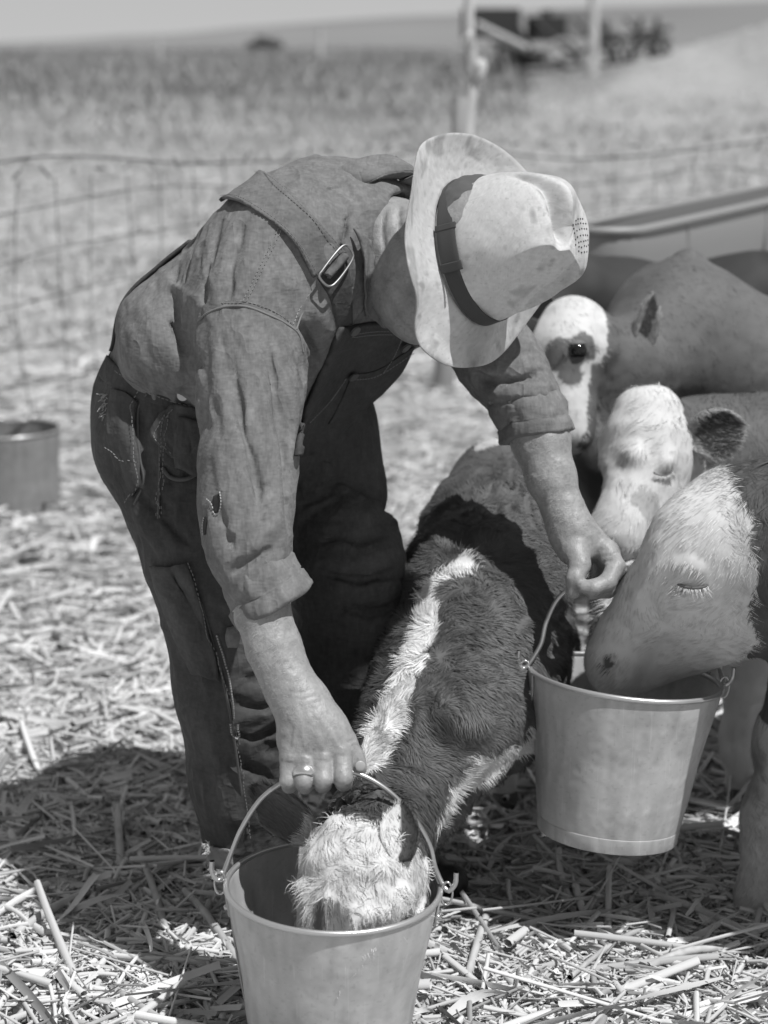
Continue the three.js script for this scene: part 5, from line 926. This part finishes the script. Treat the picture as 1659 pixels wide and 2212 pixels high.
{ // middle calf: white face between the far pail and the eye-patched calf
  const f = new Field(0.035);
  f.chain([[1396, 900, 3.34, 58], [1394, 935, 3.335, 80], [1392, 985, 3.32, 78], [1372, 1060, 3.29, 62], [1348, 1130, 3.265, 60], [1340, 1156, 3.262, 62]], { k: 0.03 });
  f.chain([[1372, 878, 3.34, 27], [1426, 872, 3.34, 28]], { k: 0.03 }); f.chain([[1478, 935, 3.335, 22], [1462, 970, 3.32, 28]], { k: 0.025 }); f.chain([[1318, 960, 3.335, 20], [1322, 1000, 3.32, 22]], { k: 0.025 }); f.chain([[1310, 1150, 3.26, 34], [1385, 1172, 3.26, 34]], { k: 0.03 });
  f.chain([[1440, 1010, 3.34, 60], [1405, 1110, 3.31, 52]], { k: 0.03 });
  f.chain([[1420, 950, 3.4, 80], [1530, 980, 3.46, 112], [1660, 1020, 3.5, 160], [1900, 1050, 3.5, 200], [2200, 1080, 3.48, 190]], { k: 0.06 });
  f.chain([[1640, 1150, 3.5, 80], [1615, 1450, 3.55, 52], [1604, 1600, 3.58, 38], [1598, 1730, 3.6, 30]], { k: 0.05 });
  f.chain([[2150, 1150, 3.5, 90], [2180, 1450, 3.55, 52], [2170, 1740, 3.6, 30]], { k: 0.05 });
  for (const q of [1436, 1372]) f.cap(P(q, q > 1400 ? 1000 : 985, 3.255), P(q, q > 1400 ? 990 : 978, 3.26), px(20, 3.26), px(18, 3.26), { k: 0.02 });
  f.bump = (x, y, z) => 0.003 * fbm(x * 40, y * 40, z * 40, 3);
  const back = P(1478, 930, 3.35), bd = norm(W(-1, 0.42, -0.2)), streak = [P(1352, 940, 3.24), P(1346, 1000, 3.22), P(1340, 1050, 3.2)], side = [P(1418, 1010, 3.22), P(1400, 1060, 3.2), P(1420, 1090, 3.22)];
  const tone = (p, r) => { const j = r ? 1 + 0.14 * (r() - 0.5) : 1, w = 0.018 * fbm(p[0] * 35, p[1] * 35, p[2] * 35, 2); if (lineDist(p, streak)[0] + w < 0.024 || lineDist(p, side)[0] + w < 0.030) return 0.34 * j; if (dot(sub(p, back), bd) + w > 0 || p[1] < 0.35) return WHITE(...p) * j; return BROWN(...p) * j; };
  const o = calf('middle calf with broad white face and round dark ear, looking down beside the far hand', [0.75, 0, -3.5], f, 0.006, tone, [{ count: 42000, length: 0.014, width: 0.0009, bend: 0.05, rise: 0.17, flow: (p, n, r) => add(add(W(-0.3, 0.9, 0), n3(p, 30), 0.8), n3(p, 90), 0.3), seed: 51, wavy: 0.6, lift: 0.05, keep: (p) => (p[0] > 0.72 ? 0.2 : 1) }]);
  const ep = f.hit(1436, 1020), en = f.normal(...ep, 0.01); eye(o, add(ep, en, -0.012), 0.014, add(en, W(0, 0.3, 0), 0.5), 0.45, true);
  const g = ear(P(1488, 950, 3.30), P(1606, 918, 3.27), W(0.1, 1, 0), 0.043, W(0.1, 0.1, -1), 0.016); paint(g, (x, y, z) => (len(sub([x, y, z], P(1545, 935, 3.285))) > 0.037 + 0.006 * noise(x * 50, y * 50, z * 50) ? 0.34 : 0.045 + 0.03 * noise(x * 60, y * 60, z * 60))); const m = part('ear', g, HIDE, o, 'round dark ear');
  fur(m, g, [0.75, 0, -3.5], { count: 3000, length: 0.013, width: 0.0012, flow: (p, n, r) => add(norm(W(1, 0.3, 0)), n3(p, 60), 0.5), tone: (p, r) => (r() < 0.12 || len(sub(p, P(1545, 935, 3.285))) > 0.040 ? 0.36 : 0.05 + 0.04 * r()), seed: 52, lift: 0.2, wavy: 0.3 });
  for (const [u, v, d] of [[1598, 1745, 3.6], [2170, 1750, 3.6]]) { const p = P(u, v, d), h = new THREE.CylinderGeometry(0.024, 0.034, 0.05, 14); h.translate(p[0], 0.026, p[2]); part('hoof', plain(h), HOOF, o); }
}
{ // calf with a dark eye patch, behind the hat brim
  const f = new Field(0.035);
  f.chain([[1238, 712, 3.62, 74], [1230, 760, 3.6, 80], [1222, 840, 3.585, 58], [1230, 900, 3.57, 50], [1236, 936, 3.56, 46]], { k: 0.03 });
  f.chain([[1290, 726, 3.6, 24], [1296, 752, 3.59, 22]], { k: 0.03 });
  f.chain([[1290, 760, 3.66, 62], [1370, 790, 3.7, 92], [1470, 735, 3.82, 160], [1620, 820, 3.85, 160], [1850, 830, 3.9, 175], [2050, 850, 3.9, 165]], { k: 0.06 });
  f.chain([[1330, 850, 3.68, 72], [1290, 980, 3.68, 66], [1330, 1100, 3.75, 60], [1330, 1400, 3.8, 40], [1325, 1640, 3.86, 28]], { k: 0.05 });
  f.chain([[1480, 900, 3.85, 120], [1500, 1200, 3.9, 46], [1500, 1610, 3.95, 28]], { k: 0.05 });
  f.chain([[2040, 900, 3.9, 120], [2050, 1300, 3.95, 46], [2050, 1600, 3.97, 28]], { k: 0.05 });
  f.bump = (x, y, z) => 0.003 * fbm(x * 32, y * 32, z * 32, 3);
  const spine = P(1487, 572, 3.8); f.cap(spine, add(spine, [0, 0.01, 0]), 0.02, 0.02, { k: 0.04 });
  const back = P(1302, 716, 3.6), bd = norm(W(-1, -0.14, -0.1)), eyeAt = f.hit(1236, 758), patch_ = [f.hit(1205, 766), f.hit(1228, 764), f.hit(1262, 748)], low = f.hit(1230, 800);
  const tone = (p, r) => { const j = r ? 1 + 0.14 * (r() - 0.5) : 1, w = 0.014 * fbm(p[0] * 35, p[1] * 35, p[2] * 35, 2); if (lineDist(p, patch_)[0] + w < 0.030 || len(sub(p, low)) + w < 0.026) return 0.12 * j; const cheek = p[1] < P(0, 775, 3.6)[1] ? -0.022 : 0; if (dot(sub(p, back), bd) + w + cheek > 0) return WHITE(...p) * j; return BROWN(...p, 0.095) * j; };
  const o = calf('calf behind the hat brim with a dark patch round its open eye', [0.65, 0, -3.9], f, 0.007, tone, [{ count: 36000, length: 0.014, width: 0.0010, bend: 0.06, rise: 0.16, flow: (p, n, r) => add(add(W(0.5, 0.6, 0), n3(p, 18), 0.4), n3(p, 60), 0.15), seed: 61, wavy: 0.3, lift: 0.0, keep: (p) => (p[0] > 0.78 ? 0.2 : 1) }]);
  const ep = f.hit(1248, 757), en = f.normal(...ep, 0.01); eye(o, add(ep, en, -0.011), 0.020, add(en, W(0.1, 0, -0.4), 1), 0.13, false);
  const g = ear(P(1366, 782, 3.63), P(1416, 648, 3.6), W(1, 0.4, 0), 0.020, W(0.9, 0, -0.6), 0.022), et = (p, r) => (lineDist(p, [P(1366, 782, 3.63), P(1416, 648, 3.6)])[0] > 0.011 + 0.004 * noise(p[0] * 40, p[1] * 40, p[2] * 40) ? 0.42 : 0.17) * (r ? 0.8 + 0.4 * r() : 1); paint(g, (x, y, z) => et([x, y, z])); const em = part('ear', g, HIDE, o, 'upright pale-edged ear'); fur(em, g, [0.65, 0, -3.9], { count: 2500, length: 0.014, width: 0.0013, flow: (p, n, r) => add(norm(W(0.3, -1, 0)), n3(p, 60), 0.5), tone: et, seed: 62, lift: 0.15, wavy: 0.3 });
  part('ear', paint(ear(P(1205, 680, 3.68), P(1120, 640, 3.72), W(0.3, 1, 0), 0.03, W(-0.3, 0.2, -1), 0.02), (x, y, z) => BROWN(x, y, z)), HIDE, o);
}
{ // the calf drinking behind the pale-faced one: only its woolly forehead shows
  const f = new Field(0.03);
  f.chain([[1372, 1250, 3.26, 52], [1356, 1300, 3.22, 62], [1346, 1360, 3.17, 56], [1342, 1420, 3.14, 44]], { k: 0.03 });
  f.chain([[1390, 1230, 3.3, 60], [1500, 1190, 3.34, 95], [1680, 1150, 3.3, 130], [1900, 1140, 3.28, 150]], { k: 0.05 });
  f.chain([[1460, 1250, 3.36, 60], [1385, 1600, 3.36, 42], [1352, 1780, 3.34, 36], [1348, 1850, 3.33, 40], [1346, 1892, 3.33, 30]], { k: 0.04 });
  f.chain([[1880, 1200, 3.3, 90], [1880, 1600, 3.3, 40], [1880, 1880, 3.31, 26]], { k: 0.04 });
  f.bump = (x, y, z) => 0.003 * fbm(x * 40, y * 40, z * 40, 3);
  const tone = (p, r) => { const j = r ? 1 + 0.4 * (r() - 0.5) : 1; return (p[1] < 0.4 || noise(p[0] * 34, p[1] * 34, p[2] * 34) > 0.05 ? WHITE(...p) * 0.9 : BROWN(...p, 0.11)) * j; };
  const o = calf('mostly hidden calf drinking behind the pale-faced one, its woolly forehead under the bail', [0.55, 0, -3.3], f, 0.006, tone, [{ count: 14000, length: 0.018, width: 0.0012, flow: (p, n, r) => add(W(-0.8, 0.4, 0), n3(p, 50), 0.9), seed: 71, wavy: 0.6, lift: 0.3, keep: (p) => (p[0] > 0.48 ? 0.1 : 1) }]);
  for (const [u, v, d] of [[1346, 1890, 3.33], [1880, 1890, 3.31]]) { const p = P(u, v, d), h = new THREE.CylinderGeometry(0.022, 0.030, 0.04, 14); h.translate(p[0], 0.021, p[2]); part('hoof', plain(h), HOOF, o); }
}
{ // dark animal standing at the tank
  const f = new Field(0.06);
  f.chain([[1250, 640, 4.35, 92], [1360, 672, 4.42, 95], [1500, 690, 4.5, 105], [1620, 660, 4.5, 98], [1720, 640, 4.5, 95]], { k: 0.08 });
  f.chain([[1230, 650, 4.35, 70], [1150, 690, 4.3, 55], [1090, 740, 4.25, 42]], { k: 0.06 });
  for (const u of [1290, 1380, 1640, 1730]) f.chain([[u, 720, 4.45, 50], [u, 1000, 4.5, 24], [u, 1400, 4.52, 20]], { k: 0.05 });
  f.bump = (x, y, z) => 0.004 * fbm(x * 20, y * 20, z * 20, 3);
  calf('dark calf standing side-on in front of the metal tank', [0.7, 0, -4.45], f, 0.010, (p) => 0.024 * (1 + 0.5 * fbm(p[0] * 20, p[1] * 20, p[2] * 20, 2)), []);
}
// ---------------------------------------------------------------- straw and broken stalks over the yard
function stalkShape(kind, seed) {
  const r = rng(seed), pos = [], idx = [];
  if (kind === 'round') { const n = 6, m = 7; for (let i = 0; i <= n; i++) for (let j = 0; j < m; j++) { const t = i / n, a = (j / m) * 6.2832, node = 1 + 0.16 * Math.exp(-(((t - 0.42) / 0.03) ** 2)) + 0.08 * noise(t * 6, j, seed), R = node * (1 - 0.12 * t); pos.push(Math.cos(a) * R + 2.2 * Math.sin(t * 3.1) * 0.5, Math.sin(a) * R * 0.8, t - 0.5); } for (let i = 0; i < n; i++) for (let j = 0; j < m; j++) { const a = i * m + j, b = i * m + (j + 1) % m; idx.push(a, b, b + m, a, b + m, a + m); } }
  else { const n = 7, w = kind === 'strip' ? 1.2 : 1.35, tw = kind === 'leaf' ? 2.6 : 0.8, ph = r() * 6; for (let i = 0; i <= n; i++) { const t = i / n, k = kind === 'leaf' ? Math.sin(0.3 + t * 2.6) : 1 - 0.25 * t, a = ph * 0.1 + tw * (t - 0.5); for (let j = -1; j <= 1; j++) { const x = j * w * k, y = (Math.abs(j) * 0.45 - 0.3) * k; pos.push(Math.cos(a) * x - Math.sin(a) * y + 3 * Math.sin(t * 2.8 + ph) * (kind === 'leaf' ? 1.3 : 0.4), Math.sin(a) * x + Math.cos(a) * y + 1.5 * Math.sin(t * 3 + ph), t - 0.5); } } for (let i = 0; i < n; i++) for (let j = 0; j < 2; j++) { const a = i * 3 + j; idx.push(a, a + 1, a + 4, a, a + 4, a + 3); } }
  const g = new THREE.BufferGeometry(); g.setAttribute('position', new THREE.Float32BufferAttribute(pos, 3)); g.setIndex(idx); g.computeVertexNormals(); return g;
}
const STALK = new THREE.MeshStandardMaterial({ color: 0xffffff, roughness: 0.75 });
{
  const r = rng(404), litter = new THREE.Group(); litter.name = 'straw_litter'; litter.userData.kind = 'stuff'; scene.add(litter);
  const kinds = [['round', 1], ['round', 2], ['round', 6], ['strip', 3], ['leaf', 5]], lists = kinds.map(() => []), c = new THREE.Color(), q = new THREE.Quaternion(), e = new THREE.Euler();
  const put = (D, sizeK, layer) => {
    const az = (r() - 0.5) * 0.78, x = az * D, z = -D; if (Math.hypot(x - C1[0], z - C1[2]) < 0.125) return;
    const clump = fbm(x * 2.5, 7, z * 2.5, 2), k = (r() * kinds.length) | 0, big = Math.pow(r(), 3);
    const L = mix(0.035, 0.21, Math.pow(r(), 1.6)) * sizeK, R = mix(0.0015, 0.0060, big) * Math.sqrt(sizeK) * (k < 2 ? 1 : 1.1);
    e.set((r() - 0.5) * 0.5, r() * 6.2832, (r() - 0.5) * 3, 'YXZ'); q.setFromEuler(e);
    const y = rise(x, z) + layer * r() + 0.012 * clump + 0.012 * fbm(x * 3, 1, z * 3, 3) + 0.002;
    const g = clamp(0.58 + 0.2 * (r() - 0.5) + 0.16 * (r() - 0.5) - (r() < 0.22 ? 0.24 : 0) + 0.08 * clump, 0.12, 0.75);
    lists[k].push([new THREE.Matrix4().compose(V(x, y, z), q, V(R, R, L)), g]);
  };
  for (let i = 0; i < 41000; i++) put(mix(2.3, 4.3, Math.pow(r(), 0.8)), 1, 0.026);
  for (let i = 0; i < 36000; i++) put(mix(3.6, 9.5, Math.pow(r(), 1.2)), 1.7, 0.03);
  for (let i = 0; i < 12500; i++) put(mix(8.5, 19, Math.pow(r(), 1.3)), 1.8, 0.03);
  for (let i = 0; i < 3000; i++) put(mix(2.3, 4.4, r()), 2.0, 0.036);
  for (let i = 0; i < 34000; i++) put(mix(2.3, 4.6, Math.pow(r(), 0.8)), 0.34, 0.03);       // chaff
  lists.forEach((l, k) => { const m = new THREE.InstancedMesh(stalkShape(...kinds[k]), STALK, l.length); m.name = 'straw'; m.userData.kind = 'stuff'; m.castShadow = m.receiveShadow = true; l.forEach(([M, g], i) => { m.setMatrixAt(i, M); m.setColorAt(i, c.setRGB(g, g, g)); }); litter.add(m); });
}
{ // stalks that stand out one by one
  const one = (a, b, rad, label, tone = 0.44, lift = 0.03) => { const A = onGround(...a), B = onGround(...b), o = [mix(A[0], B[0], 0.5), 0, mix(A[2], B[2], 0.5)], up = (p, k) => add(p, [0, 1, 0], lift + k), pts = [up(A, 0), up(mix3(A, B, 0.35), 0.006), up(mix3(A, B, 0.7), 0.004), up(B, -0.004)]; const m = thing('cornstalk', o, label, 'stalk'); part('stalk', paint(tube(pts, (t) => rad * (1 + 0.18 * Math.exp(-(((t - 0.4) / 0.02) ** 2)) + 0.05 * noise(t * 12, rad * 1e4, 1)), 10, 40), (x, y, z) => tone * (1 + 0.22 * noise(x * 160, y * 160, z * 40) + 0.15 * noise(x * 12, y * 12, z * 12))), tinted(0.7), m); };
  one([30, 2060], [190, 1960], 0.0075, 'thick pale stalk slanting up from the left picture edge below the shadow');
  one([1400, 2125], [1560, 2080], 0.0065, 'thick pale stalk lying flat at the lower right, nearly level');
  one([1010, 2150], [1060, 1985], 0.0065, 'pale stalk pointing away just right of the front pail');
  one([1380, 1960], [1640, 2060], 0.006, 'long stalk crossing the shadow edge at the lower right', 0.44);
  one([255, 1775], [262, 1905], 0.0075, 'short broad stalk standing out in the shadow left of the farmer', 0.42);
  one([1230, 2150], [1400, 2030], 0.0045, 'slender stalk rising to the right through the lower right straw', 0.42);
  one([930, 1988], [1110, 1990], 0.0055, 'straight stalk lying level beside the right edge of the front pail');
  one([300, 1870], [360, 2040], 0.0062, 'slanting grey stalk in the lower left straw', 0.4);
  one([400, 1960], [515, 2110], 0.0065, 'stalk running down to the left side of the front pail', 0.42);
}
renderer.render(scene, camera);
